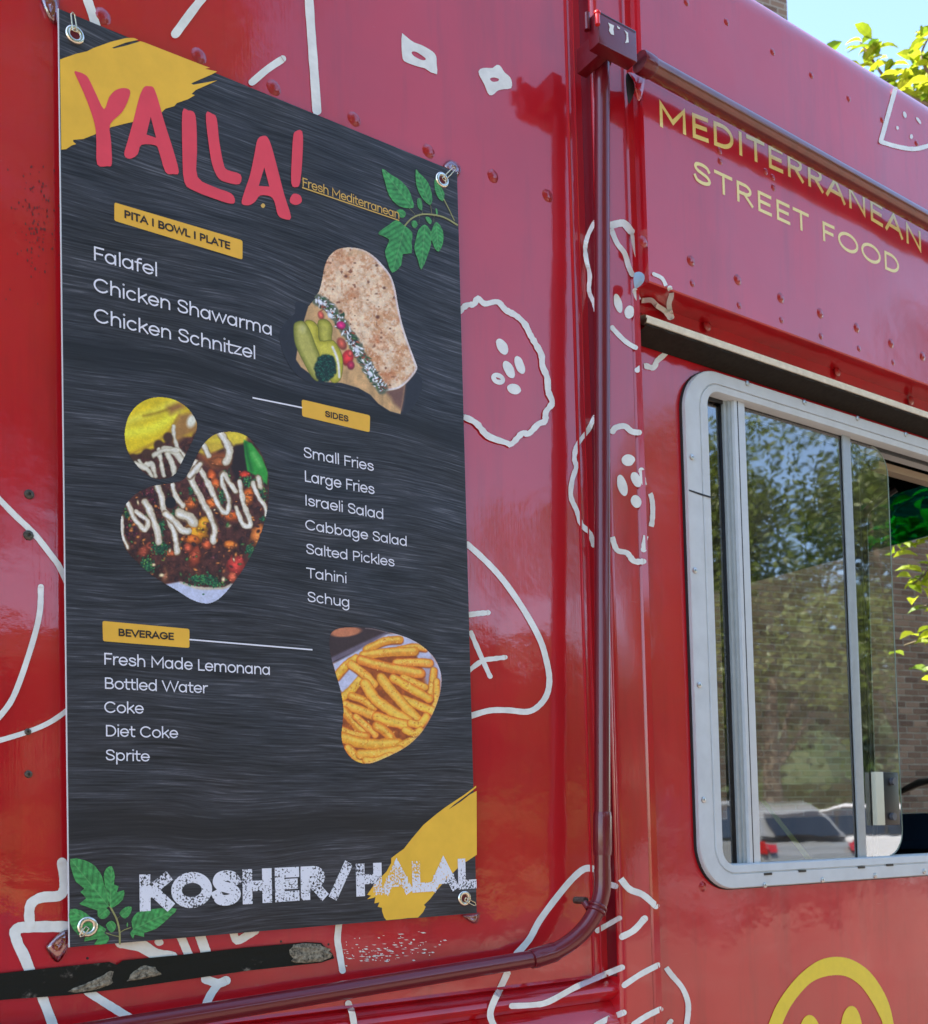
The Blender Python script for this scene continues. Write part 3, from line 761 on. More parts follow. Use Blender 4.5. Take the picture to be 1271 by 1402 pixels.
doodle([(zp((800,670),(815,720),(795,800),(815,900)), 7), (zp((522,690),(560,765),(650,765),(700,810),(760,850),(800,905)), 7)])
doodle([(zp((760,1125),(765,1190),(700,1250),(670,1305),(595,1290),(540,1325)), 7.5)], jitter=.14)
doodle([(z8((618,672),(590,730),(545,790),(530,850),(538,890),(520,950),(515,1020),(540,1080),(560,1140),(598,1180),(612,1232)), 6.5)], jitter=.14)
doodle([(z8((697,735),(712,718),(750,712),(780,735),(812,740)), 8)])
for zx, zy, rx, ry, ro in ((765,860,9,8,0),(740,970,6.5,15,-15),(800,945,6.5,11,-25),(800,1040,7,9,-20)):
    (x, y), = z8((zx, zy)); seed(x, y, rx, ry, ro)
doodle([(z8((693,1185),(715,1250),(760,1265),(790,1300),(832,1302)), 8)], jitter=.14)
doodle([(z8((822,905),(838,970),(865,1015),(872,1080),(865,1150),(842,1190),(832,1250)), 7)], jitter=.14)
doodle([([(1226,122),(1216,158),(1206,194)], 6), ([(1206,194),(1230,201),(1253,204),(1275,199),(1310,195)], 6)], jitter=.05)
for a in ((1239,157,2.2,4.5,-15),(1258,165,1.8,5.5,-35),(1229,175,1.8,2.6,-10),(1248,187,2.2,3.2,0)): seed(*a)
# cracked flecks of old white paint under the banner and on the skirt
V, Fc = [], []
for i in range(150):
    if i < 120: cx_, cy_ = random.gauss(530, 45), random.gauss(1308-.1*(random.random())*60, 7)
    else: cx_, cy_ = random.uniform(460, 580), random.uniform(1280, 1300)
    cy_ -= (cx_-530)*.10
    if cy_ < 1268 or cx_ > 610 or cx_ < 468: continue
    w_, h_ = random.uniform(.3, 1.0)**2*4.5, random.uniform(.25, 1.1)
    b = len(V); V += [onY(cx_+dx*w_, cy_+dy*h_, -.0008) for dx, dy in ((-1,-.4),(.2,-1),(1,.3),(-.1,1))]; Fc.append((b, b+1, b+2, b+3))
mesh('paint_flecks', V, Fc, M_cream, truck)['kind'] = 'stuff'
V, Fc = [], []
for i in range(150):
    cx_, cy_ = random.gauss(52, 17), random.gauss(300, 42); cx_ = min(cx_, 84)
    w_ = random.uniform(.3, 1.3)
    b = len(V); V += [onY(cx_+dx*w_, cy_+dy*w_*2.2, -.0008) for dx, dy in ((-1,-.3),(.2,-1),(1,.3),(-.1,1))]; Fc.append((b, b+1, b+2, b+3))
mesh('scuff_marks', V, Fc, simple('scuff_brown', (.11,.02,.02), .7), truck)['kind'] = 'stuff'
# black torn strip
top = [(-12,1334),(60,1326),(150,1317),(160,1321),(168,1315),(250,1307),(340,1297),(420,1290),(440,1291),(448,1299),(455,1305)]
bot = [(458,1312),(440,1318),(340,1329),(250,1342),(180,1352),(90,1363),(-12,1370)]
Pp = top+bot
bm = bmesh.new()
fr_ = [bm.verts.new(onY(x, y, -.0035)) for x, y in Pp]; bk_ = [bm.verts.new(onY(x, y, -.0002)) for x, y in Pp]
bm.faces.new(fr_)
for k in range(len(Pp)): bm.faces.new([fr_[k], bk_[k], bk_[(k+1) % len(Pp)], fr_[(k+1) % len(Pp)]])
bmobj('trim_strip', bm, M_strip, truck)
def scab(pts, h=.003):
    P = [(v.x, v.y) for v in catmull([(x, y, 0) for x, y in pts], 3, True)]
    cx_, cy_ = sum(p[0] for p in P)/len(P), sum(p[1] for p in P)/len(P)
    V = []; n = len(P); F_ = []
    for k, (s, yy) in enumerate(((1, -.0036), (.9, -.0036-h*.5), (.6, -.0036-h), (.3, -.0036-h*.8))):
        for x, y in P: V.append(onY(cx_+(x-cx_)*s*random.uniform(.80,1.12), cy_+(y-cy_)*s*random.uniform(.9,1.1), yy*random.uniform(.9,1.1)))
    V.append(onY(cx_, cy_, -.0036-h))
    for r_ in range(3):
        for k in range(n): F_.append((r_*n+k, r_*n+(k+1) % n, (r_+1)*n+(k+1) % n, (r_+1)*n+k))
    for k in range(n): F_.append((3*n+k, 3*n+(k+1) % n, 4*n))
    mesh('glue_residue', V, F_, M_scab, truck)
scab([(398,1296),(415,1292),(440,1293),(452,1300),(458,1310),(440,1317),(410,1319),(397,1312)])
scab([(175,1343),(182,1330),(198,1322),(212,1324),(222,1334),(205,1338),(190,1341)], .002)
scab([(95,1357),(120,1345),(140,1336),(156,1329),(155,1345),(140,1352),(110,1359)], .002)
for px, py in ((120,1312),(385,1289),(450,1293)): screw(px, py, 0, .0018, M_black, name='screw_hole', h=.0004)

# smile mark
outer_ = Z(3.621,920,1050,(462,1340),(480,1275),(520,1180),(580,1090),(650,1015),(730,960),(810,942),(890,955),(970,1005),(1030,1080),(1075,1170),(1100,1275),(1115,1400))
inner_ = Z(3.621,920,1050,(530,1330),(548,1275),(585,1195),(635,1125),(690,1070),(750,1042),(820,1032),(880,1045),(940,1090),(990,1160),(1025,1225),(1045,1275),(1060,1400))
oo = catmull([(x,y,0) for x,y in outer_], 6); ii = catmull([(x,y,0) for x,y in inner_], 6)
V = [surf(p.x, p.y) for p in oo]+[surf(p.x, p.y) for p in ii]; n = len(oo)
# complete the circle below the crop on the panel plane
mesh('smile_mark', V, [(k, k+1, n+k+1, n+k) for k in range(n-1)], M_smile, truck)
for cx_, cy_, ww, hh in ((683,1330,50,100),(891,1290,50,105)):
    x, y = Z(3.621,920,1050,(cx_,cy_))[0]; seed(x, y, ww/3.621, hh/3.621, 0, mat=M_smile, name='smile_mark')

# ------------------------------------------------------------------ lettering (single-line letters given a stroke width)
def A_(cx, cy, rx, ry, a0, a1, n=18):
    return [(cx+rx*math.cos(R(a0+(a1-a0)*k/n)), cy+ry*math.sin(R(a0+(a1-a0)*k/n))) for k in range(n+1)]
X = .53; ASC = .74; CAP = .70
def bowl(cx): return A_(cx, X/2, .205, X/2-.0, 0, 360, 28)
SC = [(.40,.42),(.355,.49),(.22,X),(.10,.475),(.085,.385),(.15,.315),(.27,.27),(.385,.225),(.42,.14),(.36,.04),(.235,0),(.11,.03),(.06,.12)]
G = {
 'a': (.58, [bowl(.255), [(.47,X),(.47,0)]]), 'b': (.58, [[(.08,ASC),(.08,0)], bowl(.295)]),
 'c': (.52, [A_(.275, X/2, .215, X/2, 48, 312, 26)]), 'd': (.58, [bowl(.255), [(.47,ASC),(.47,0)]]),
 'e': (.55, [A_(.27, X/2, .22, X/2, 0, 322, 26), [(.05,X/2),(.49,X/2)]]),
 'f': (.32, [[(.12,0),(.12,.58)]+A_(.25,.58,.13,.14,180,80,8), [(.02,.50),(.28,.50)]]),
 'g': (.58, [bowl(.255), [(.47,X),(.47,.0)]+A_(.265,-.02,.205,.19,0,-150,14)]),
 'h': (.55, [[(.08,ASC),(.08,0)], [(.08,.24)]+A_(.27,.31,.185,.22,150,0,12)+[(.455,0)]]),
 'i': (.17, [[(.085,X),(.085,0)], A_(.085,.745,.014,.014,0,360,8)]),
 'k': (.48, [[(.08,ASC),(.08,0)], [(.08,.20),(.41,X)], [(.20,.32),(.44,0)]]),
 'l': (.17, [[(.085,ASC),(.085,0)]]),
 'm': (.86, [[(.08,X),(.08,0)], [(.08,.26)]+A_(.25,.34,.165,.19,150,0,12)+[(.415,0)], [(.415,.26)]+A_(.585,.34,.165,.19,150,0,12)+[(.75,0)]]),
 'n': (.55, [[(.08,X),(.08,0)], [(.08,.24)]+A_(.27,.31,.185,.22,150,0,12)+[(.455,0)]]),
 'o': (.56, [A_(.28, X/2, .225, X/2, 0, 360, 30)]), 'p': (.58, [[(.08,X),(.08,-.20)], bowl(.295)]),
 'r': (.34, [[(.08,X),(.08,0)], [(.08,.30),(.13,.46),(.21,.52),(.31,.525)]]),
 's': (.48, ['S', SC]), 't': (.34, [[(.13,.68),(.13,.15)]+A_(.25,.13,.12,.13,180,290,8), [(.02,.50),(.30,.50)]]),
 'u': (.55, [[(.08,X),(.08,.22)]+A_(.265,.22,.185,.22,180,340,12)+[(.455,.24)], [(.455,X),(.455,0)]]),
 'w': (.74, [[(.02,X),(.19,0),(.36,X-.02),(.53,0),(.70,X)]]), 'z': (.44, [[(.04,X-.03),(.38,X-.03),(.05,.03),(.40,.03)]]),
 ' ': (.26, []),
 'A': (.66, [[(.02,0),(.32,CAP),(.62,0)], [(.13,.22),(.51,.22)]]),
 'B': (.58, [[(.09,0),(.09,CAP),(.30,CAP)]+A_(.31,.53,.16,.17,90,-90,10)+[(.09,.36)], [(.30,.36)]+A_(.34,.18,.18,.18,90,-90,10)+[(.09,0)]]),
 'C': (.70, [A_(.36,.35,.31,.35,42,318,28)]),
 'D': (.66, [[(.09,0),(.09,CAP),(.27,CAP)]+A_(.27,.35,.32,.35,90,-90,18)+[(.09,0)]]),
 'E': (.52, [[(.46,CAP),(.09,CAP),(.09,0),(.46,0)], [(.09,.36),(.42,.36)]]),
 'F': (.50, [[(.45,CAP),(.09,CAP),(.09,0)], [(.09,.36),(.40,.36)]]),
 'G': (.74, [A_(.37,.35,.32,.35,40,345,28)+[(.69,.33),(.40,.33)]]),
 'H': (.66, [[(.09,0),(.09,CAP)], [(.56,0),(.56,CAP)], [(.09,.36),(.56,.36)]]),
 'I': (.19, [[(.09,0),(.09,CAP)]]), 'K': (.60, [[(.09,0),(.09,CAP)], [(.53,CAP),(.13,.31)], [(.24,.42),(.57,0)]]),
 'L': (.46, [[(.09,CAP),(.09,0),(.42,0)]]),
 'M': (.82, [[(.09,0),(.09,CAP),(.41,.20),(.73,CAP),(.73,0)]]),
 'N': (.70, [[(.09,0),(.09,CAP),(.60,0),(.60,CAP)]]),
 'O': (.78, [A_(.39,.35,.34,.35,0,360,36)]),
 'P': (.55, [[(.09,0),(.09,CAP),(.30,CAP)]+A_(.30,.51,.19,.19,90,-90,12)+[(.09,.32)]]),
 'R': (.58, [[(.09,0),(.09,CAP),(.30,CAP)]+A_(.30,.52,.18,.18,90,-90,12)+[(.09,.34)], [(.28,.34),(.52,0)]]),
 'S': (.56, ['S', [(.48,.56),(.42,.66),(.28,CAP),(.13,.66),(.08,.54),(.14,.43),(.28,.365),(.42,.30),(.49,.17),(.43,.05),(.27,0),(.12,.04),(.06,.16)]]),
 'T': (.54, [[(.03,CAP),(.51,CAP)], [(.27,CAP),(.27,0)]]),
 'V': (.64, [[(.02,CAP),(.32,0),(.62,CAP)]]), 'W': (.98, [[(.02,CAP),(.26,0),(.49,CAP),(.72,0),(.96,CAP)]]),
 '/': (.62, [[(.14,-.02),(.48,CAP+.05)]]),
}
def clean(pts):
    out = [pts[0]]
    for p in pts[1:]:
        if math.hypot(p[0]-out[-1][0], p[1]-out[-1][1]) > 1e-4: out.append(p)
    return out
def stroke_faces(pts, w, V, Fc, y, cap_=1.0):
    """metric x,z polyline -> mitred ribbon"""
    pts = clean(pts); closed = math.hypot(pts[0][0]-pts[-1][0], pts[0][1]-pts[-1][1]) < w*.2 and len(pts) > 4
    if closed: pts = pts[:-1]
    n = len(pts); Lf, Rt = [], []
    if not closed:
        for e_, f_ in ((0, 1), (n-1, n-2)):
            a = Vector(pts[e_]); b = Vector(pts[f_]); a = a+(a-b).normalized()*w*.5*cap_; pts[e_] = (a.x, a.y)
    for i in range(n):
        p = Vector(pts[i]); a = Vector(pts[i-1]) if (i > 0 or closed) else None; b = Vector(pts[(i+1) % n]) if (i < n-1 or closed) else None
        d1 = (p-a).normalized() if a is not None else (b-p).normalized(); d2 = (b-p).normalized() if b is not None else d1
        n1 = Vector((-d1.y, d1.x)); n2 = Vector((-d2.y, d2.x)); m = n1+n2
        m = m.normalized() if m.length > 1e-4 else n1
        k = min(1/max(m.dot(n1), .2), 1.9)
        Lf.append(p+m*w*.5*k); Rt.append(p-m*w*.5*k)
    b0 = len(V)
    for i, (a, b) in enumerate(zip(Lf, Rt)): V += [(a.x, y-(0 if closed else 1.2e-5*i), a.y), (b.x, y-(0 if closed else 1.2e-5*i), b.y)]
    for i in range(n if closed else n-1):
        j = (i+1) % n; Fc.append((b0+2*i, b0+2*i+1, b0+2*j+1, b0+2*j))
TW = 1.08
def text(s, p0, p1, ptop, y, weight, mat, parent, name='lettering', track=0.0, side=0.0, arch=0.0):
    """baseline from photo spot p0 to p1, capital height reached at ptop (above p0), all on plane y"""
    P0, P1, PT = onY(*p0, y), onY(*p1, y), onY(*ptop, y)
    cap = (PT.z-P0.z); total = sum(G[c][0] for c in s)+track*(len(s)-1)
    sc = cap/(CAP); wpt = weight*TW*sc
    u = P1-P0; V, Fc = [], []; x = -.04; total -= .09
    for i, ch in enumerate(s):
        adv, st = G[ch]; k = 0; spl = False
        if ch == ' ' and name == 'lettering': mesh(name, V, Fc, mat, parent); V, Fc = [], []
        for q in st:
            if q == 'S': spl = True; continue
            pts = [(v.x, v.y) for v in catmull([(a, b, 0) for a, b in q], 4)] if spl else q
            pp = []
            hgt = CAP
            for a, b in pts:
                # keep the stroke inside the letter's height
                bb = b
                bb = bb + weight*.5*(1-2*min(max(b/CAP, 0), 1)) if ch.isupper() or ch == '/' else (b+weight*.5*(1-2*min(max(b/X, 0), 1)) if b <= X+.01 and b >= 0 else b-(weight*.5 if b > 0 else 0))
                f = (x+a+side)/(total+2*side)
                pp.append((P0.x+u.x*f, P0.z+u.z*f+bb*sc+arch*4*f*(1-f)))
            stroke_faces(pp, wpt, V, Fc, y-.00012*k); k += 1
        x += adv+track
    return mesh(name, V, Fc, mat, parent)

text('MEDITERRANEAN', (903.5,173), (1262,346), (903.5,139), -UP-.0004, .112, M_yellow, truck, track=.10, arch=.025)
text('STREET FOOD', (951,248), (1231,377), (951,219), -UP-.0004, .105, M_yellow, truck, track=.09)

# ------------------------------------------------------------------ menu banner
bTL, bTR, bBR, bBL = (81,12), (626,236), (653,1250), (96,1297)
YB = -.014
banner = thing('menu_banner', 'tall charcoal wood-print food menu banner hanging on the red truck side', 'menu banner', tuple(onY(*bBL, YB)))
zc = onY(360, 1270, YB).z
bm = bmesh.new(); NX, NZ = 24, 44
c4 = [onY(*q, YB) for q in (bTL, bTR, bBR, bBL)]
g = [[bm.verts.new(c4[0].lerp(c4[1], i/NX).lerp(c4[3].lerp(c4[2], i/NX), j/NZ)) for i in range(NX+1)] for j in range(NZ+1)]
for j in range(NZ):
    for i in range(NX): bm.faces.new([g[j][i], g[j+1][i], g[j+1][i+1], g[j][i+1]])
sheet_ = bmobj('banner_sheet', bm, M_wood, banner)
Pb = [c4[0], c4[1], c4[2], c4[3]]
bm = bmesh.new()
f1 = [bm.verts.new(p+Vector((0,.0001,0))) for p in Pb]; f2 = [bm.verts.new(p+Vector((0,.0016,0))) for p in Pb]
for k in range(4): bm.faces.new([f1[k], f2[k], f2[(k+1) % 4], f1[(k+1) % 4]])
bm.faces.new(f2)
bmobj('banner_edge', bm, M_edge, banner)
tube('banner_hem', [c4[0]+Vector((-.0006,.0008,0)), c4[3]+Vector((-.0006,.0008,0))], .0011, M_edge, banner, 6)

fB = lambda k: (lambda px, py: onY(px, py, YB-k))
z1 = lambda *p: Z(2.889, 0, 0, *p)
z2 = lambda *p: Z(2.889, 380, 0, *p)
z5 = lambda *p: Z(4.383, 370, 320, *p)
z7 = lambda *p: Z(4.125, 380, 520, *p)
zv = lambda *p: Z(3.53, 80, 820, *p)
z44 = lambda *p: Z(3.972, 80, 240, *p)
def rough(pts, amp, n=5):
    out = []
    for i in range(len(pts)):
        a, b = pts[i], pts[(i+1) % len(pts)]
        for k in range(n):
            t = k/n; out.append((a[0]+(b[0]-a[0])*t+random.uniform(-amp, amp), a[1]+(b[1]-a[1])*t+random.uniform(-amp, amp)))
    return out
def bpoly(name, pts, mat, k, par=banner): return flatpoly(name, pts, mat, par, fB(k))
bl_ = lambda x: 35+.3905*(x-235)
brush = z1((238,235),(300,213),(345,203),(370,190),(440,165),(500,150),(530,bl_(530)),(548,bl_(548)),(500,168),(445,188),(450,192),(500,180),(556,163),(575,bl_(575)+1),(640,bl_(640)+1),(700,bl_(700)+1),(760,bl_(760)+1),(815,bl_(815)+1),(832,268),(812,272),(860,283),(835,296),(790,315),(757,330),(765,335),(860,318),(820,336),(775,356),(758,372),(772,376),(745,392),(700,408),(690,420),(655,430),(640,445),(560,475),(500,488),(440,503),(380,530),(330,550),(290,553),(290,560),(302,570),(285,575),(262,590),(243,592))
bpoly('printed_brush_stroke', brush, M_amber, .0004)
def hpoly(name, outer, hole, mat, k):
    # slit polygon: outer loop, jump to the hole, around it, back
    oi = min(range(len(outer)), key=lambda i: (outer[i][0]-hole[0][0])**2+(outer[i][1]-hole[0][1])**2)
    o2 = outer[oi:]+outer[:oi+1]
    area = lambda P: sum(P[i][0]*P[(i+1) % len(P)][1]-P[(i+1) % len(P)][0]*P[i][1] for i in range(len(P)))
    h = hole if area(hole)*area(outer) < 0 else [hole[0]]+hole[1:][::-1]
    V = [onY(x, y, YB-k) for x, y in o2+h+[h[0]]]
    return mesh(name, V, [tuple(range(len(V)))], mat, banner)
sm = lambda P, n=3: [(v.x, v.y) for v in catmull([(x, y, 0) for x, y in P], n, True)]
bpoly('printed_letter', sm(z1((295,285),(310,284),(335,294),(352,312),(380,370),(412,432),(432,385),(458,357),(490,348),(515,358),(508,395),(482,445),(436,492),(440,560),(443,648),(425,657),(385,650),(382,560),(375,490),(345,400),(315,330))), M_coral, .0008)
hpoly('printed_letter', sm(z1((570,345),(592,341),(608,347),(625,390),(650,480),(685,590),(708,680),(685,688),(655,680),(630,600),(615,575),(560,573),(545,610),(515,628),(492,612),(505,560),(530,470),(550,390))), z1((597,462),(618,545),(580,532)), M_coral, .0008)
bpoly('printed_letter', sm(z1((722,442),(745,437),(770,447),(778,500),(780,600),(782,700),(850,740),(915,765),(930,795),(915,806),(860,790),(770,755),(730,720),(722,600))), M_coral, .0008)
bpoly('printed_letter', sm(z1((815,450),(840,450),(858,470),(868,560),(885,648),(900,672),(952,690),(948,728),(900,722),(865,705),(840,650),(825,560))), M_coral, .0008)
hpoly('printed_letter', sm(z1((1020,550),(1045,537),(1060,545),(1075,580),(1098,665),(1125,770),(1152,860),(1125,866),(1100,850),(1087,800),(1070,777),(1030,773),(1010,797),(985,812),(957,805),(965,765),(990,690),(1008,605))), z1((1046,662),(1066,738),(1024,735)), M_coral, .0008)
bpoly('printed_letter', sm(z1((1168,521),(1196,520),(1198,600),(1188,720),(1172,740),(1153,725),(1155,620),(1160,545))), M_coral, .0008)
bpoly('printed_letter', sm(z1((1148,785),(1162,766),(1188,773),(1194,798),(1172,811),(1150,802))), M_coral, .0008)
bpoly('printed_dot', sm(z1((1032,813),(1041,804),(1050,813),(1041,823))), M_goldtxt, .0008)
text('Fresh Mediterranean', z2((100,737))[0], z2((482,866))[0], z2((100,702))[0], YB-.0008, .075, M_goldtxt, banner, name='printed_lettering')
bpoly('printed_underline', z2((98,739),(482,870),(482,874),(98,744)), M_goldtxt, .0008)
def rlabel(q, r=3.0):
    (ax, ay), (bx, by), (cx, cy), (dx, dy) = q
    pts = []
    def corner(p, u, v):
        for k in range(5):
            t = k/4
            a = (p[0]+u[0]*(1-t)**2+v[0]*t**2, p[1]+u[1]*(1-t)**2+v[1]*t**2); pts.append(a)
    s = (by-ay)/(bx-ax); s2 = (cy-dy)/(cx-dx)
    corner((ax,ay), (0,r), (r,r*s)); corner((bx,by), (-r,-r*s), (0,r)); corner((cx,cy), (0,-r), (-r,-r*s2)); corner((dx,dy), (r,r*s2), (0,-r))
    bpoly('printed_label', pts, M_label, .0004)
rlabel(z44((305,147),(1002,354),(1002,459),(305,247))); rlabel(z5((190,994),(600,1090),(598,1192),(192,1095))); rlabel(zv((214,106),(634,145),(634,237),(216,204)))
T = lambda s, a, b, h, w=.078, m=M_lilac, tr=0.0, nm='printed_lettering': text(s, a, b, (a[0], a[1]-h), YB-.0008, w, m, banner, name=nm, track=tr)
a, b = z44((362,232),(932,404)); T('PITA I BOWL I PLATE', a, b, 11.0, .135, M_ink, .06)
a, b = z5((333,1099),(468,1130)); T('SIDES', a, b, 8.6, .13, M_ink, .05)
a, b = zv((293,179),(556,199)); T('BEVERAGE', a, b, 10.2, .135, M_ink, .05)
for s, p, q, h in (('Falafel',(193,460),(537,550),75),('Chicken Shawarma',(196,631),(1163,872),76),('Chicken Schnitzel',(198,797),(1071,1000),76)):
    a, b = z44(p, q); T(s, a, b, h/3.972)
for s, p, q, h in (('Small Fries',(150,438),(542,517),60),('Large Fries',(155,574),(546,648),62),('Israeli Salad',(158,709),(600,789),60),('Cabbage Salad',(160,846),(732,941),58),('Salted Pickles',(164,982),(659,1056),58),('Tahini',(168,1118),(390,1149),58),('Schug',(172,1253),(408,1285),58)):
    a, b = z7(p, q); T(s, a, b, h/4.125)
for s, p, q, h in (('Fresh Made Lemonana',(222,317),(1024,368),57),('Bottled Water',(225,434),(719,457),55),('Coke',(225,550),(411,555),55),('Diet Coke',(230,664),(577,674),55),('Sprite',(231,780),(440,786),53)):
    a, b = zv(p, q); T(s, a, b, h/3.53)
bpoly('printed_rule', [(346,543.5),(414,557.2),(414,559.2),(346,545.5)], M_lilac, .0006)
bpoly('printed_rule', [(259.5,874.6),(428,888.6),(428,890.6),(259.5,876.6)], M_lilac, .0006)
zq = lambda *p: Z(3.345, 320, 1050, *p)
rx_ = 1113
brush2 = zq((1111,86),(1060,125),(1010,158),(970,185),(930,215),(870,265),(815,330),(780,375),(745,400),(722,418),(722,440),(700,480),(660,520),(640,545),(612,585),(630,590),(612,606),(640,600),(650,595),(645,625),(668,620),(660,640),(680,645),(680,660),(690,690),(700,702),(720,700),(760,697),(800,692),(845,690),(868,665),(880,640),(872,632),(900,605),(930,565),(980,510),(1040,450),(1080,425),(1114,402),(1113,110),(1080,128),(1040,160),(985,195),(1010,172),(1060,135),(1111,95))
bpoly('printed_brush_stroke', brush2, M_amber, .0004)
text('KOSHER/HALAL', (192,1247.5), (650,1216), (192,1198), YB-.0010, .20, M_grunge, banner, name='printed_lettering', track=.12, side=.06)

# ---- printed photographs and leaves, painted as fine coloured meshes
class Canvas:
    def __init__(s, x0, y0, x1, y1, res):
        s.nx, s.ny = int((x1-x0)*res), int((y1-y0)*res)
        s.X, s.Y = np.meshgrid(np.linspace(x0, x1, s.nx), np.linspace(y0, y1, s.ny))
        s.C = np.zeros((s.ny, s.nx, 3)); s.A = np.zeros((s.ny, s.nx)); s.res = res
    def noise(s, sc, seed=0, oct=3, sx=1.0, sy=1.0):
        out = 0; amp = 1; tot = 0
        for o in range(oct):
            r = np.random.default_rng(seed*31+o); g = r.random((64, 64))
            u = (s.X*sx/sc*(2**o)) % 63; v = (s.Y*sy/sc*(2**o)) % 63
            i, j = u.astype(int), v.astype(int); fu, fv = u-i, v-j; fu = fu*fu*(3-2*fu); fv = fv*fv*(3-2*fv)
            val = g[j, i]*(1-fu)*(1-fv)+g[j, (i+1) % 64]*fu*(1-fv)+g[(j+1) % 64, i]*(1-fu)*fv+g[(j+1) % 64, (i+1) % 64]*fu*fv
            out = out+val*amp; tot += amp; amp *= .5
        return out/tot
    def put(s, cov, col, alpha=False):
        cov = np.clip(cov, 0, 1)[..., None]
        s.C = s.C*(1-cov)+(np.asarray(col, float) if np.ndim(col) else col)*cov
        if alpha: s.A = np.maximum(s.A, cov[..., 0])
    def sd_poly(s, P):
        P = [(float(a), float(b)) for a, b in P]; inside = np.zeros(s.X.shape, bool); d = np.full(s.X.shape, 1e9)
        for i in range(len(P)):
            x1, y1 = P[i]; x2, y2 = P[(i+1) % len(P)]
            c = ((y1 > s.Y) != (y2 > s.Y))
            with np.errstate(divide='ignore', invalid='ignore'): xi = (x2-x1)*(s.Y-y1)/((y2-y1) if y2 != y1 else 1e-9)+x1
            inside ^= c & (s.X < xi); d = np.minimum(d, s.dseg(x1, y1, x2, y2)[0])
        return np.where(inside, -d, d)
    def dseg(s, x1, y1, x2, y2):
        dx, dy = x2-x1, y2-y1; t = np.clip(((s.X-x1)*dx+(s.Y-y1)*dy)/max(dx*dx+dy*dy, 1e-9), 0, 1)
        return np.hypot(s.X-x1-t*dx, s.Y-y1-t*dy), t
    def poly(s, P, col, soft=.5, alpha=False, smooth=0):
        if smooth: P = sm(P, smooth)
        s.put(.5-s.sd_poly(P)/(2*soft), col, alpha)
    def ell(s, cx, cy, rx, ry, rot, col, soft=.5, shade=0.0, rag=0.0, seed=1):
        a = R(rot); u = (s.X-cx)*math.cos(a)+(s.Y-cy)*math.sin(a); v = -(s.X-cx)*math.sin(a)+(s.Y-cy)*math.cos(a)
        d = np.sqrt((u/rx)**2+(v/ry)**2)
        if rag: d = d*(1+rag*(s.noise(5, seed)-.5))
        c = np.asarray(col, float)[None, None]*(1+shade*(.5-d)[..., None]*1.2-shade*.3*(v/ry)[..., None])
        s.put(.5+(1-d)*min(rx, ry)/(2*soft), np.clip(c, 0, 255))
    def line(s, P, w, col, soft=.5, edge=None, cat=True, rag=0.0, seed=3):
        if cat and len(P) > 2: P = [(v.x, v.y) for v in catmull([(a, b, 0) for a, b in P], 5)]
        d = np.full(s.X.shape, 1e9)
        for a, b in zip(P, P[1:]): d = np.minimum(d, s.dseg(*a, *b)[0])
        if rag: d = d+rag*(s.noise(8, seed)-.5)
        c = np.broadcast_to(np.asarray(col, float), s.C.shape)
        if edge is not None:
            k = np.clip(d/(w*.5), 0, 1)[..., None]**2; c = c*(1-k)+np.asarray(edge, float)*k
        s.put(.5+(w*.5-d)/(2*soft), c)
    def build(s, name, layer, mat=M_print, parent=banner):
        s.C = s.C*(.95+.13*s.noise(1.7, 91, 2)[..., None])*(.94+.13*s.noise(6, 92, 2)[..., None])
        keep = s.A > .5
        vi = -np.ones(keep.shape, int)
        r = np.array(ROT); D = np.stack([s.X-CX, -(s.Y-CY), np.full(s.X.shape, -F_PX)], -1) @ r.T
        y = YB-layer; t = (y+CAMD)/D[..., 1]
        P = D*t[..., None]+np.array([0, -CAMD, CAMZ])
        vi[keep] = np.arange(keep.sum())
        q = np.stack([vi[:-1, :-1], vi[1:, :-1], vi[1:, 1:], vi[:-1, 1:]], -1).reshape(-1, 4)
        q = q[(q >= 0).all(1)]
        me = bpy.data.meshes.new(name); nv, nf = int(keep.sum()), len(q)
        me.vertices.add(nv); me.vertices.foreach_set('co', P[keep].ravel())
        me.loops.add(nf*4); me.loops.foreach_set('vertex_index', q.ravel().astype(np.int32))
        me.polygons.add(nf); me.polygons.foreach_set('loop_start', np.arange(0, nf*4, 4, dtype=np.int32))
        me.update(calc_edges=True)
        at = me.color_attributes.new('Col', 'FLOAT_COLOR', 'POINT')
        c = np.ones((nv, 4)); c[:, :3] = s2l(np.clip(s.C[keep], 0, 255)); at.data.foreach_set('color', c.ravel())
        me.materials.append(mat); return link(bpy.data.objects.new(name, me), parent)

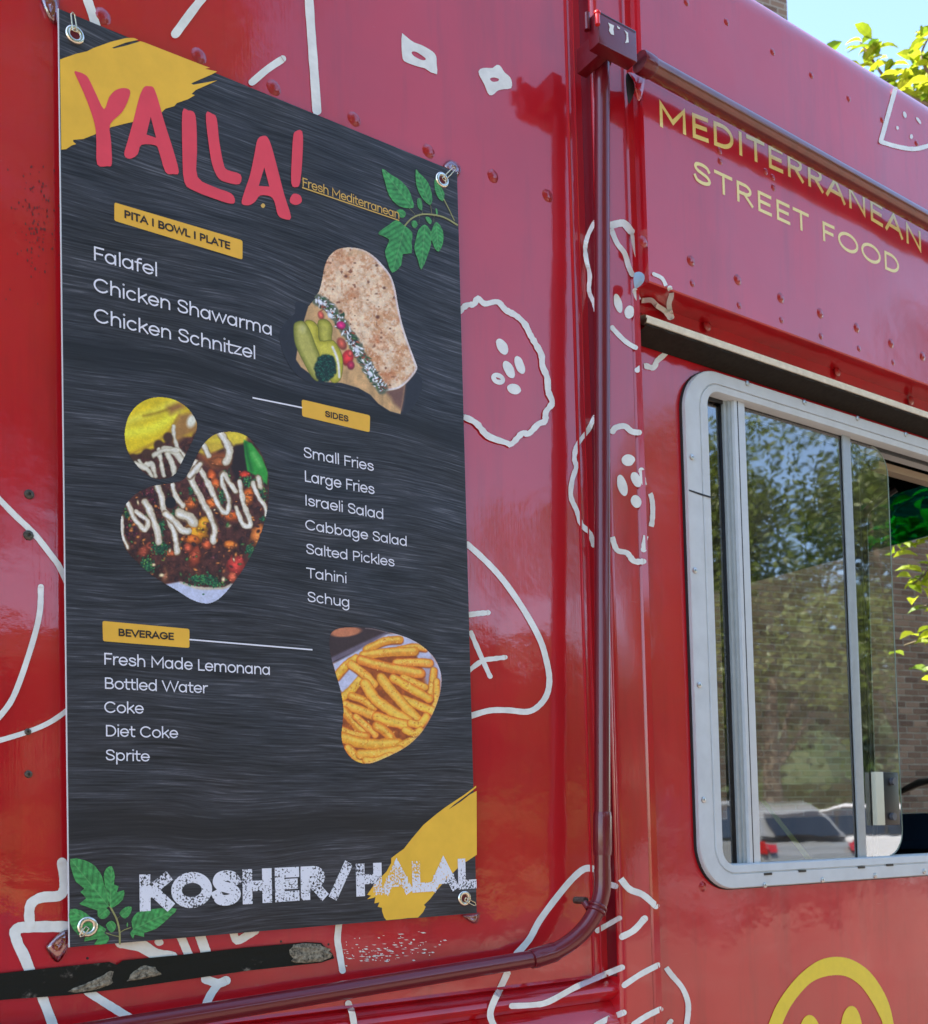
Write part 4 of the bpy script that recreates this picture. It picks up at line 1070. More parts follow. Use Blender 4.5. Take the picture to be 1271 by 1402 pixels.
def photo_pita():
    c = Canvas(382, 335, 578, 570, 1.7)
    f = lambda *p: z5(*p)
    # dark drop shadow of the board as printed
    sh = f((60,590),(150,480),(220,430),(880,840),(895,960),(850,1050),(790,1085),(700,1060),(500,930),(300,900),(180,860),(90,740))
    c.C[:] = (42, 44, 53); c.put(.5-c.sd_poly(sm(sh, 4))/6, (40,41,50), True)
    c.A = np.where(c.A > .35, 1, 0)
    wood = f((265,390),(230,435),(207,510),(165,690),(155,755),(185,800),(240,840),(330,890),(430,895),(530,925),(600,965),(650,1020),(720,1065),(782,1082),(800,1000),(812,905),(700,800),(500,500),(330,400))
    g = c.noise(10, 4, 3, 1.2, .35)[..., None]
    c.poly(wood, np.array((205,165,115))*(.82+.32*g), .6, True)
    c.poly(f((690,948),(812,905),(800,1000),(790,1060),(745,1020),(720,975)), (120,85,75), 3)
    # pita
    pita = sm(f((265,385),(290,350),(310,280),(325,200),(350,140),(390,100),(440,83),(500,82),(560,95),(620,130),(680,190),(725,250),(750,320),(765,400),(785,500),(810,590),(845,690),(875,770),(885,810),(860,850),(820,895),(770,930),(710,942),(680,940),(640,870),(590,790),(530,700),(460,600),(400,520),(330,430)), 3)
    sdp = c.sd_poly(pita)
    base = np.zeros(c.C.shape)+np.array((240,212,180))
    n1 = c.noise(14, 11, 4)[..., None]; n2 = c.noise(4.5, 12, 3)[..., None]; n3 = c.noise(2.2, 13, 2)[..., None]
    k = np.clip((n1-.42)*3.2, 0, 1)*.75; base = base*(1-k)+np.array((196,134,88))*k
    k = np.clip((n2-.54)*4.5, 0, 1)*.5; base = base*(1-k)+np.array((178,104,62))*k
    k = np.clip((n3-.55)*5, 0, 1)*.6; base = base*(1-k)+np.array((240,222,205))*k
    k = np.clip((c.noise(6, 17, 2)[..., None]-.76)*9, 0, 1)*.8; base = base*(1-k)+np.array((120,70,50))*k
    for cx_, cy_ in ((382,190),(500,350),(650,640),(470,160),(400,560),(700,860)):
        x, y = f((cx_, cy_))[0]; r = np.exp(-((c.X-x)**2+(c.Y-y)**2)/90)[..., None]*.5*n2*1.7; base = base*(1-r)+np.array((190,105,60))*r
    rim = np.exp(-(np.abs(sdp+1.5)/1.6)**2)[..., None]*.75*(c.X > 480)[..., None]
    base = base*(1-rim)+np.array((222,222,238))*rim
    c.put(.5-sdp/1.0, base, True)
    c.poly(f((450,140),(500,85),(600,120),(520,120)), (214,176,135), 3)
    for cx_, cy_, r in ((645,500,2.6),(685,325,2),(422,465,2.4),(455,255,2),(590,290,1.5),(640,190,2)):
        x, y = f((cx_, cy_))[0]; c.ell(x, y, r, r*.9, 0, (110,65,48), 1)
    # filling along the cut edge
    edge = f((285,395),(330,425),(375,470),(420,530),(460,590),(500,650),(540,720),(580,790),(620,860),(675,935))
    c.line(edge, 15, (96,104,84), 1.5, rag=6)
    r_ = np.random.default_rng(5)
    cols = [(232,236,246),(225,232,245),(236,238,240),(215,225,240),(235,235,240),(50,95,60),(35,75,50),(120,60,45),(45,50,60),(85,120,60),(160,85,60),(230,235,250)]
    E = [(v.x, v.y) for v in catmull([(a, b, 0) for a, b in edge], 14)]
    for i in range(330):
        x, y = E[r_.integers(len(E))]; w = r_.normal(0, 3.6); x += w*.85; y -= w*.5
        c.ell(x, y, r_.uniform(1.0, 4.2), r_.uniform(.6, 1.7), r_.uniform(0, 180), cols[r_.integers(len(cols))], .5, .3)
    for cx_, cy_, rx, ry, ro in ((425,550,6.5,5.5,20),):
        x, y = f((cx_, cy_))[0]; c.ell(x, y, rx, ry, ro, (205,40,120), .8, .5)
    for cx_, cy_ in ((300,410),(360,490),(600,840),(520,700)):
        x, y = f((cx_, cy_))[0]; c.ell(x, y, 5, 3, 50, (222,228,244), .8, .2)
    # tomato
    for cx_, cy_, rx, ry, ro, col in ((465,745,8,11,15,(215,50,55)),(430,660,6,9,-30,(190,90,70)),(485,790,5,6,0,(170,40,75)),(305,490,4,6,-20,(210,95,80)),(480,720,3,4,0,(235,90,80))):
        x, y = f((cx_, cy_))[0]; c.ell(x, y, rx, ry, ro, col, 1, .5)
    # pickles
    def pk(P, col, hi):
        c.poly(f(*P), (95,100,30), .6, True, 3)
        Q = sm(f(*P), 3); sd = c.sd_poly(Q); cc = np.array(col)*(1+.0*sd[..., None]); h = np.clip(-sd/7, 0, 1)[..., None]
        c.put(.5-(sd+.7)/1.2, np.array(col)*.86*(1-h)+np.array(hi)*h)
    pk(((290,520),(340,515),(375,560),(370,640),(400,700),(380,760),(330,740),(300,650),(285,590)), (150,150,40), (186,182,78))
    pk(((205,530),(250,520),(290,560),(300,640),(380,640),(430,720),(438,800),(420,880),(370,892),(320,800),(270,700),(225,620)), (186,178,40), (206,198,74))
    pk(((140,560),(155,530),(200,525),(240,580),(270,660),(300,740),(300,830),(290,885),(250,860),(200,770),(165,700),(145,640)), (140,145,50), (182,178,92))
    x, y = f((404, 730))[0]; c.line(f((375,680),(400,740),(412,800),(415,860)), 3.2, (228,228,225), 1)
    x, y = f((195, 570))[0]; c.ell(x, y, 4, 5, 0, (200,198,130), 3)
    # herb ball
    x, y = f((332, 805))[0]; c.ell(x, y, 14.5, 20, 8, (18,48,44), 1.4, .2, .3)
    for i in range(260):
        a, rr = r_.uniform(0, 6.28), r_.uniform(0, 1)**.5
        c.ell(x+13*rr*math.cos(a), y+19*rr*math.sin(a), r_.uniform(.4, 1.3), .45, r_.uniform(0, 180), [(28,90,72),(14,42,40),(40,115,85),(10,30,32)][r_.integers(4)], .5)
    c.build('printed_photo', .0004)
photo_pita()

def photo_bowl():
    f = lambda *p: Z(4.25, 140, 520, *p)
    c = Canvas(160, 540, 374, 832, 1.6)
    r_ = np.random.default_rng(9)
    m1 = sm(f((130,310),(150,220),(200,150),(270,110),(350,100),(430,118),(500,165),(545,230),(553,280),(535,340),(500,410),(460,490),(430,545),(390,570),(330,578),(280,565),(220,520),(165,450),(140,390)), 3)
    m2 = sm(f((560,420),(600,360),(660,315),(740,300),(820,315),(880,360),(930,430),(960,510),(972,600),(968,720),(940,850),(890,980),(830,1090),(760,1190),(700,1260),(640,1298),(580,1300),(510,1275),(440,1230),(370,1190),(280,1130),(200,1060),(140,990),(110,900),(110,800),(140,720),(200,660),(280,620),(370,605),(440,592),(490,560)), 3)
    c.put(.5-c.sd_poly(m1)/.8, (60,30,30), True); c.put(.5-c.sd_poly(m2)/.8, (52,28,30), True)
    n = c.noise(7, 3, 4)[..., None]; n2 = c.noise(3, 8, 3)[..., None]
    c.C = np.array((76,40,36))*(.3+1.3*n)
    k = np.clip((n2-.58)*5, 0, 1)*.5; c.C = c.C*(1-k)+np.array((120,62,44))*k
    # upper left: flat bread
    c.poly(f((100,80),(600,80),(560,250),(520,330),(420,330),(300,400),(180,440),(120,400)), np.array((222,196,30))*(.9+.2*c.noise(20, 5)[..., None]), 2)
    c.line(f((150,240),(300,190),(420,130)), 10, (236,224,70), 5); c.line(f((140,310),(300,280),(440,190)), 14, (240,232,60), 5)
    c.line(f((240,210),(330,190),(440,150)), 3, (165,135,25), 2); c.line(f((170,430),(280,380),(380,310),(450,210)), 4, (190,150,35), 2)
    c.poly(f((390,320),(450,200),(560,180),(560,300),(480,330),(420,380)), (165,120,62), 4); c.ell(*f((520,240))[0], 6, 9, 20, (232,232,215), 2)
    c.poly(f((380,160),(460,130),(480,160),(400,200)), (150,100,60), 5)
    for cx_, cy_ in ((260,430),(330,380),(385,335),(180,460)): c.ell(*f((cx_, cy_))[0], 7, 7, 30, (72,44,30), 1.5)
    cream = (226,222,208); ce = (178,170,140)
    for P, w in ((((415,270),(420,330),(440,390),(470,430),(500,470)), 6), (((215,470),(240,500),(290,490),(310,560)), 8), (((330,400),(340,470),(360,560)), 7), (((360,400),(420,420),(470,480)), 10), (((380,430),(410,500),(420,560)), 9), (((200,490),(260,520),(290,560)), 9), (((300,440),(360,410),(440,410)), 8)):
        c.line(f(*P), w*.85, cream, 1.0, ce, rag=4, seed=int(w*7))
    c.put(.5-(c.sd_poly(m1)-.0)/.8*0-9, (0,0,0))
    # lower: roasted vegetables
    c.poly(f((560,420),(640,300),(840,300),(830,370),(700,400),(600,450)), np.array((206,176,56)), 2)
    c.poly(f((600,360),(760,300),(850,320),(830,375),(720,370)), (226,204,60), 3)
    c.poly(f((560,440),(700,420),(800,450),(790,500),(640,520)), (150,82,44), 4)
    c.poly(f((780,380),(840,370),(860,530),(780,590),(740,500)), (38,24,28), 3)
    c.poly(f((825,350),(870,370),(930,450),(965,540),(960,610),(900,560),(845,530),(830,440)), (52,158,60), 1.2)
    c.line(f((835,370),(850,450),(870,530)), 5, (30,110,45), 2); c.line(f((880,430),(920,500)), 5, (110,200,100), 3)
    # orange and red chunks
    ch = [(545,890,17,15,0,(238,150,34)),(590,840,9,12,30,(244,168,40)),(520,930,12,7,10,(222,110,36)),(745,790,14,8,10,(226,104,40)),(640,720,10,7,0,(214,106,44)),(540,1030,9,16,10,(170,70,44)),(500,980,7,7,0,(196,84,54)),(610,960,7,7,0,(206,90,50)),(745,960,9,6,10,(228,120,44)),(850,680,7,14,10,(230,112,40)),(905,900,9,15,25,(230,130,60)),(780,1080,13,14,0,(204,64,56)),(760,1150,6,8,0,(214,96,66)),(240,1000,7,12,40,(150,66,46)),(280,970,6,6,0,(178,80,56)),(640,560,6,10,-10,(206,92,42)),(660,610,6,8,0,(232,110,48)),(365,1140,5,11,0,(160,98,70)),(830,555,7,5,0,(212,62,40)),(690,480,15,7,5,(170,94,50)),(520,720,10,9,0,(200,98,40)),(400,1010,9,5,10,(176,84,44))]
    for cx_, cy_, rx, ry, ro, col in ch:
        x, y = f((cx_, cy_))[0]; c.ell(x, y, rx, ry, ro, np.array(col)*.55, 1.5, 0, .4, int(cx_)); c.ell(x-.4, y-.5, rx*.9, ry*.88, ro, col, 1.2, .5, .5, int(cx_))
        for k in range(5): c.ell(x+r_.normal(0, rx*.35), y+r_.normal(0, ry*.35), 1.2, .8, 0, np.clip(np.array(col)*1.2+15, 0, 255), .7)
    for cx_, cy_, rr in ((170,870,10),(300,700,12),(560,560,10),(590,620,10),(270,660,12)):
        x, y = f((cx_, cy_))[0]
        for k in range(26): c.ell(x+r_.normal(0, rr*.5), y+r_.normal(0, rr*.6), 1.6, 1.2, r_.uniform(0, 180), [(70,28,50),(110,40,60),(40,25,40),(150,70,80)][r_.integers(4)], .6, .4)
    for i in range(260):
        x, y = f((r_.uniform(120, 960), r_.uniform(600, 1170)))[0]
        col = [(150,84,50),(96,50,42),(196,120,60),(58,34,38),(214,190,150),(74,110,60),(120,64,70)][r_.choice(7, p=[.22,.2,.16,.2,.07,.08,.07])]
        c.ell(x, y, r_.uniform(1, 4.2), r_.uniform(.8, 3), r_.uniform(0, 180), col, 1.0, .6, .5, i)
    # greens
    for cx_, cy_, sx, sy, nn in ((260,1075,9,9,120),(340,980,10,9,120),(340,870,5,14,70),(580,1160,16,7,110),(660,1190,10,5,60),(860,990,6,8,60),(850,590,9,6,60),(930,660,6,14,60),(690,690,5,14,60),(145,780,4,7,30),(520,640,4,5,30),(430,770,5,6,30),(935,815,4,5,20),(730,560,4,8,30)):
        x, y = f((cx_, cy_))[0]
        for k in range(nn): c.ell(x+r_.normal(0, sx*.55), y+r_.normal(0, sy*.55), r_.uniform(.8, 2), r_.uniform(.6, 1.2), r_.uniform(0, 180), [(30,92,62),(16,58,42),(64,140,80),(24,76,56),(110,160,70)][r_.choice(5, p=[.3,.28,.22,.15,.05])], .5)
    # tahini ribbons
    for P, w in ((((320,615),(345,680),(355,740),(390,810),(420,890),(440,1000)), 9),(((250,710),(290,790),(320,880),(330,940)), 9.5),(((150,720),(180,790),(215,840),(250,870),(265,820),(200,770)), 7.5),(((370,780),(420,820),(460,870),(500,880)), 10),(((450,780),(500,800),(530,830)), 14),(((545,480),(520,580),(560,660),(600,740),(640,820),(655,880),(645,940)), 9),(((560,500),(610,590),(650,670),(690,750),(730,770),(735,690),(700,600),(705,545),(740,600),(780,650)), 7.5),(((510,560),(545,520),(570,490)), 9),(((800,590),(815,680),(835,760),(860,820),(860,850),(820,840),(780,740)), 7),(((880,600),(910,680),(950,740),(955,790)), 6),(((690,310),(730,380),(740,440),(720,480)), 11),(((590,380),(620,440)), 8),(((410,610),(430,680),(470,730)), 7),(((910,570),(920,620)), 9),(((115,800),(120,900),(150,980)), 5)):
        c.line(f(*P), w+.2, (120,92,66), 1.2, rag=4, seed=int(P[0][1])); c.line(f(*P), w-1.0, (226,219,202), .8, (196,182,152), rag=4.5, seed=int(P[0][0])); c.line([(x-.8, y+.4) for x, y in f(*P)], w*.25, (240,238,232), 1.2, rag=5, seed=int(P[0][0])+7)
    c.ell(*f((398,715))[0], 7.3, 8, 0, (28,26,32), .6)
    c.poly(f((370,1190),(450,1175),(560,1215),(700,1215),(765,1185),(740,1320),(500,1320)), (196,204,232), 1.2)
    c.line(f((460,1180),(560,1210),(700,1212),(750,1190)), 3, (206,196,176), 1.2, rag=3)
    for k in range(70):
        x, y = f((600+r_.normal(0, 45), 1165+r_.normal(0, 22)))[0]; c.ell(x, y, 1.5, 1, r_.uniform(0, 180), [(30,92,62),(16,58,42),(64,140,80)][r_.integers(3)], .5)
    c.build('printed_photo', .0004)
photo_bowl()

def photo_fries():
    f = lambda *p: Z(4.888, 420, 830, *p)
    c = Canvas(450, 856, 608, 1050, 1.7)
    m = sm(f((155,205),(170,170),(220,145),(320,140),(430,145),(520,165),(620,190),(720,230),(800,285),(860,350),(895,430),(905,500),(890,600),(850,710),(790,820),(720,900),(640,960),(540,1010),(440,1050),(370,1052),(300,1020),(250,950),(232,870),(240,780),(245,680),(225,560),(190,440),(165,350),(152,270)), 3)
    c.put(.5-c.sd_poly(m)/.8, (150,70,30), True)
    n = c.noise(6, 2, 3)[..., None]
    c.C = np.array((168,84,30))*(.7+.5*n)
    c.poly(f((100,100),(560,100),(560,180),(350,330),(180,380),(100,380)), (62,46,48), 1.5)
    c.ell(*f((262,172))[0], 21, 6.5, -6, (196,122,88), 1)
    c.poly(f((150,350),(360,250),(540,170),(520,200),(380,280),(200,360),(170,380)), (112,100,118), 1.5)
    c.poly(f((175,385),(300,320),(540,185),(640,180),(800,270),(900,420),(905,560),(870,700),(820,500),(700,260),(400,300),(330,420),(360,480),(260,600),(220,560)), (196,200,228), 1.5)
    c.poly(f((780,400),(840,330),(880,440),(890,600),(820,600),(790,480)), (170,160,180), 3)
    r_ = np.random.default_rng(3)
    fr = [((400,290),(520,235),(620,225),7.5),((620,290),(720,275),(790,280),7),((380,330),(520,310),(720,300),8.5),((600,380),(700,375),(820,380),8),((200,470),(270,390),(330,350),8),((240,610),(300,560),(360,490),8),((365,360),(500,400),(760,450),9.5),((300,390),(380,450),(450,520),8.5),((850,430),(840,520),(820,620),7),((870,500),(870,600),(850,690),6),((650,480),(720,510),(790,540),7),((580,480),(680,540),(820,620),8.5),((640,620),(740,660),(840,700),8.5),((300,600),(380,630),(450,680),7.5),((500,480),(580,580),(740,760),9.5),((390,520),(480,640),(680,770),10.5),((260,660),(400,710),(480,750),9),((470,740),(560,770),(680,800),10),((250,700),(310,770),(390,850),9),((330,740),(400,800),(460,860),7),((700,780),(760,790),(800,740),8),((470,800),(540,850),(600,930),9),((240,830),(320,860),(400,870),8),((250,880),(400,920),(610,920),10.5),((620,940),(700,900),(760,860),8),((280,950),(320,1000),(360,1050),8.5),((360,990),(480,985),(620,960),9),((660,830),(720,850),(760,830),7),((400,1030),(460,1035),(560,1000),7)]
    for i, (a, b, d_, w) in enumerate(fr):
        w *= 1.45; P = f(a, b, d_)
        c.line([(x+.5, y+1.1) for x, y in P], w*1.02, (150,66,24), 1.2, cat=True); 
        lit = r_.uniform(-16, 16); c.line(P, w, np.array((246,186+r_.uniform(-22,18),66))+lit, .8, (226,122+r_.uniform(-12,22),34), rag=2.2, seed=i)
        P2 = [(x-.8, y-w*.15) for x, y in P]; c.line(P2[:], w*.33, (246,200,84), 1.3, rag=2.5, seed=i+40)
        for k in range(16):
            t = r_.uniform(0, 1); q = P[0] if t < .33 else P[1] if t < .66 else P[2]; q2 = P[1]
            u = r_.uniform(0, 1); x = q[0]*(1-u)+q2[0]*u+r_.normal(0, w*.22); y = q[1]*(1-u)+q2[1]*u+r_.normal(0, w*.22)
            c.ell(x, y, r_.uniform(.5,1.5), .6, r_.uniform(0,180), [(214,118,38),(252,216,116),(232,150,44)][r_.integers(3)], .5)
    rim = np.exp(-(np.abs(c.sd_poly(m)+1.0)/.9)**2)[..., None]*(c.X > 500)[..., None]*.35; c.C = c.C*(1-rim)+np.array((225,205,205))*rim
    c.build('printed_photo', .0004)
photo_fries()

def leaf_print(box_, leaves, stems, layer=.0009):
    c = Canvas(*box_, 1.8); r_ = np.random.default_rng(2)
    for P, w in stems:
        Q = [(v.x, v.y) for v in catmull([(a, b, 0) for a, b in P], 5)] if len(P) > 2 else P
        d = np.full(c.X.shape, 1e9)
        for a, b in zip(Q, Q[1:]): d = np.minimum(d, c.dseg(*a, *b)[0])
        c.put(.5+(w*.5-d), (150,150,95), True)
    for i, (P, tip, base_) in enumerate(leaves):
        Q = sm(P, 2); sd = c.sd_poly(Q)
        n = c.noise(4, i+3, 3)[..., None]; col = np.array((60,146,76))*(.76+.5*n)
        # veins
        bx, by = base_; tx, ty = tip; L = math.hypot(tx-bx, ty-by); ux, uy = (tx-bx)/L, (ty-by)/L
        al = (c.X-bx)*ux+(c.Y-by)*uy; ac = np.abs(-(c.X-bx)*uy+(c.Y-by)*ux)
        vn = np.abs(((al-ac*1.0)/max(L*.13, 2.5)) % 1-.5)*2
        col = col*(1-.20*np.clip(1-vn*2.2, 0, 1)[..., None])+np.array((40,50,40))*(.30*np.clip((vn-.7)*3, 0, 1)[..., None])
        mid = np.clip(1-ac/.9, 0, 1)[..., None]; col = col*(1-.6*mid)+np.array((120,175,110))*.6*mid
        rim = np.clip(1+(sd+.2)/1.4, 0, 1)[..., None]*.5; col = col*(1-rim)+np.array((100,176,96))*rim
        c.put(.5-sd/.9, col, True)
    c.build('printed_leaf', layer)
e = z2
leaf_print((515,228,628,378), [
 (e((412,665),(450,690),(490,715),(520,750),(535,790),(540,822),(500,822),(470,808),(440,772),(425,720)), e((412,665))[0], e((535,822))[0]),
 (e((547,668),(562,685),(585,705),(605,740),(614,790),(602,812),(570,782),(548,730)), e((547,668))[0], e((605,812))[0]),
 (e((622,705),(640,728),(655,750),(662,770),(655,797),(635,782),(622,748)), e((622,705))[0], e((658,790))[0]),
 (e((552,788),(565,783),(574,805),(572,832),(555,820)), e((560,785))[0], e((572,830))[0]),
 (e((470,832),(495,828),(510,845),(500,862),(482,858)), e((470,832))[0], e((508,860))[0]),
 (e((530,875),(548,872),(556,890),(545,903),(532,895)), e((540,903))[0], e((540,873))[0]),
 (e((585,858),(600,858),(612,875),(605,888),(590,875)), e((607,888))[0], e((588,858))[0]),
 (e((625,823),(633,828),(636,845),(628,848)), e((628,823))[0], e((630,848))[0]),
 ([(519,317),(532,308),(543,301),(553,308),(565,318),(564,332),(564,347),(552,348),(550,363),(537,374),(530,357),(527,343),(533,328),(520,322)], (537,374), (555,308)),
 ([(573,314),(582,307),(590,316),(591,332),(586,350),(577,370),(572,355),(567,340),(570,325)], (577,370), (582,308)),
 ([(592,312),(598,303),(607,316),(607,333),(601,345),(594,338),(590,322)], (601,345), (597,304))],
 [(e((712,890),(665,862),(620,850),(570,848),(530,865),(500,898)), 3.0), (e((700,872),(675,820),(655,780)), 2), (e((612,852),(606,812)), 1.2), (e((575,850),(572,830)), 1), (e((562,852),(560,885)), 1), (e((620,855),(618,880)), 1), (e((545,848),(520,822)), 1.2)])
e = zl_
leaf_print((93,1170,246,1300), [
 (e((360,470),(430,475),(480,500),(498,520),(522,555),(535,600),(560,715),(520,720),(500,735),(440,715),(405,700),(440,672),(410,640),(430,622),(390,590),(370,540)), e((362,472))[0], e((560,718))[0]),
 (e((530,560),(545,518),(575,508),(590,560),(585,600),(610,610),(600,640),(637,630),(630,680),(585,718),(563,715),(545,640)), e((572,508))[0], e((565,716))[0]),
 (e((358,728),(420,735),(470,770),(500,800),(545,830),(535,850),(560,870),(545,905),(480,910),(500,880),(430,895),(440,860),(400,860),(358,800)), e((360,730))[0], e((545,850))[0]),
 (e((908,725),(870,770),(800,830),(740,850),(740,872),(690,860),(685,885),(665,850),(680,830),(672,790),(700,745),(760,730),(830,722)), e((905,726))[0], e((670,835))[0]),
 (e((610,750),(640,718),(675,715),(670,750),(640,778)), e((672,716))[0], e((612,772))[0]),
 (e((540,810),(570,785),(595,805),(592,830),(570,850)), e((560,788))[0], e((590,840))[0]),
 (e((505,720),(545,722),(565,745),(550,770),(525,780),(500,765)), e((502,770))[0], e((562,722))[0]),
 (e((650,795),(657,800),(655,822),(648,815)), e((652,795))[0], e((654,822))[0])],
 [(e((614,905),(612,840),(598,780),(565,715)), 3.2), (e((612,850),(635,835),(670,822)), 1.8), (e((610,868),(580,862),(545,850)), 1.8), (e((600,775),(615,765)), 1.2)])

# grommets, wire clips and clear hooks
def grommet(px, py, r=.0125):
    p = onY(px, py, YB-.0012); bm = bmesh.new(); n = 28
    prof = [(r, .001), (r*.97, -.0008), (r*.80, -.0018), (r*.62, -.0016), (r*.48, -.0004), (r*.44, .002)]
    rg = [[bm.verts.new((p.x+a*math.cos(2*math.pi*k/n), p.y+b, p.z+a*math.sin(2*math.pi*k/n))) for k in range(n)] for a, b in prof]
    for a, b in zip(rg, rg[1:]):
        for k in range(n): bm.faces.new([a[k], b[k], b[(k+1) % n], a[(k+1) % n]])
    gr = bmobj('grommet', bm, M_gromm, banner, smooth=True)
    bm = bmesh.new(); vs = [bm.verts.new((p.x+r*.46*math.cos(2*math.pi*k/n), YB-.0006, p.z+r*.46*math.sin(2*math.pi*k/n))) for k in range(n)]; bm.faces.new(vs[::-1])
    bmobj('grommet_hole', bm, simple('hole_red', (.13,.004,.006), .5), gr)
for px, py, r in ((103,47,.0120),(606,246,.0122),(636.5,1230,.0118),(120.5,1269,.0128)): grommet(px, py, r)
hooks = [
 ('clear plastic hook holding the wire clip above the yellow brush stroke', [(103,43),(100,20)], [(55,-8),(72,-12),(80,-2),(82,14),(78,34),(68,28),(60,12)]),
 ('clear plastic hook holding the banner corner beside the green leaf sprig', [(607,246),(622,231)], [(607,228),(615,219),(625,222),(632,232),(626,243),(618,236)]),
 ('clear plastic hook peeking out under the banner below the word HALAL', [(637,1231),(650,1238)], [(633,1253),(648,1252),(657,1250),(655,1262),(648,1265),(638,1259)]),
 ('clear plastic hook with glue under the tomato leaf corner of the banner', [(120,1270),(112,1280)], [(95,1273),(97,1292),(80,1318),(64,1302),(66,1291),(82,1277)])]
for lab, wire, padp in hooks:
    c_ = onY(sum(q[0] for q in padp)/len(padp), sum(q[1] for q in padp)/len(padp), -.002)
    t_ = thing('clear_hook', lab, 'hook', tuple(c_), 'clear adhesive hooks holding the banner corners')
    P = [(v.x, v.y) for v in catmull([(a, b, 0) for a, b in padp], 4, True)]
    bm = bmesh.new(); loops = []
    cx_, cy_ = sum(q[0] for q in P)/len(P), sum(q[1] for q in P)/len(P)
    for s_, y_ in ((1, -.0006), (.97, -.004), (.7, -.0085), (.35, -.0095), (.12, -.0075)):
        loops.append([bm.verts.new(onY(cx_+(x-cx_)*s_, cy_+(y-cy_)*s_, y_)-c_) for x, y in P])
    for a, b in zip(loops, loops[1:]):
        for k in range(len(P)): bm.faces.new([a[k], a[(k+1) % len(P)], b[(k+1) % len(P)], b[k]])
    bm.faces.new(loops[-1])
    bmesh.ops.recalc_face_normals(bm, faces=bm.faces[:])
    pad = bmobj('hook_pad', bm, M_clear, t_, smooth=True); pad['_local'] = 1
    a, b = [onY(x, y, YB-.004) for x, y in wire]
    dv = (b-a); nv = Vector((-dv.z, 0, dv.x)).normalized()*.0026
    pts = [a+nv*.9, a.lerp(b, .5)+nv, b+nv*.9, b+dv.normalized()*.003, b-nv*.9, a.lerp(b, .5)-nv, a-nv*.9]
    w_ = tube('wire_clip', [p-c_ for p in pts+[pts[0]]], .0009, M_clip, t_, 8); w_['_local'] = 1
for p_ in (truck, banner): adopt(p_)

# ------------------------------------------------------------------ brick building beyond the truck
BD = Vector((math.sin(R(102)), math.cos(R(102)), 0))         # along the wall
BN = Vector((math.cos(R(102)), -math.sin(R(102)), 0))*1.0    # outward, towards the truck
if BN.y > 0: BN = -BN
BP = CAM + Vector((math.sin(R(52)), math.cos(R(52)), 0))*13.0; BP.z = 0
def wallpt(px, py):
    r = ray(px, py); t = (BP-CAM).dot(BN)/r.dot(BN); return CAM+r*t
bld = thing('brick_building', 'brown brick building rising behind the food truck', 'building', tuple(BP))
def lw(s, n_, z): return BP+BD*s+BN*n_+Vector((0, 0, z))     # along, proud, height
M_mortar = simple('mortar', (.27,.235,.185), .9, nscale=8, namt=.2)
def m_brick():
    m, t, p = newmat('brick'); oi = N(t, 'ShaderNodeObjectInfo'); a = N(t, 'ShaderNodeAttribute', attribute_name='Col')
    nn = noise(t, objco(t), 6, 3)
    c = ramp(t, math_(t, 'ADD', math_(t, 'MULTIPLY', oi.outputs['Random'], .7), math_(t, 'MULTIPLY', nn, .3)), [(.1, (.085,.042,.024)), (.5, (.17,.095,.058)), (.9, (.25,.155,.10))])
    t.links.new(c, p.inputs['Base Color']); p.inputs['Roughness'].default_value = .85; return m
M_brick = m_brick()
def m_brickfar():
    m, t, p = newmat('brickwork'); co = N(t, 'ShaderNodeTexCoord'); b = N(t, 'ShaderNodeTexBrick')
    mp = N(t, 'ShaderNodeMapping'); mp.inputs['Rotation'].default_value = (R(90), 0, 0)
    t.links.new(co.outputs['Object'], mp.inputs[0]); t.links.new(mp.outputs[0], b.inputs['Vector'])
    b.inputs['Scale'].default_value = 1; b.inputs['Brick Width'].default_value = .21; b.inputs['Row Height'].default_value = .075; b.inputs['Mortar Size'].default_value = .009
    b.inputs['Color1'].default_value = (.11,.06,.038,1); b.inputs['Color2'].default_value = (.20,.12,.078,1); b.inputs['Mortar'].default_value = (.27,.235,.185,1)
    t.links.new(b.outputs[0], p.inputs['Base Color']); p.inputs['Roughness'].default_value = .85; return m
M_brickfar = m_brickfar()
sc_ = (wallpt(1078, 5)-BP).dot(BD)                           # corner of the tall block
def slab(name, s0, s1, n0, n1, z0, z1, mat):
    V = [lw(s, n_, z) for z in (z0, z1) for s, n_ in ((s0, n0), (s1, n0), (s1, n1), (s0, n1))]
    o = mesh(name, V, [(0,1,2,3),(4,7,6,5),(0,4,5,1),(1,5,6,2),(2,6,7,3),(3,7,4,0)], mat, bld); return o
slab('wall', -9, sc_, -.004, -8, 0, 17, M_brickfar)
slab('wing_wall', sc_, 9, -.006, -6, 0, 6.6, M_brickfar)
slab('coping', -9.05, sc_+.05, .05, -8, 17, 17.2, M_conc)
slab('coping', sc_+.06, 9.05, .05, -6, 6.6, 6.75, M_conc)
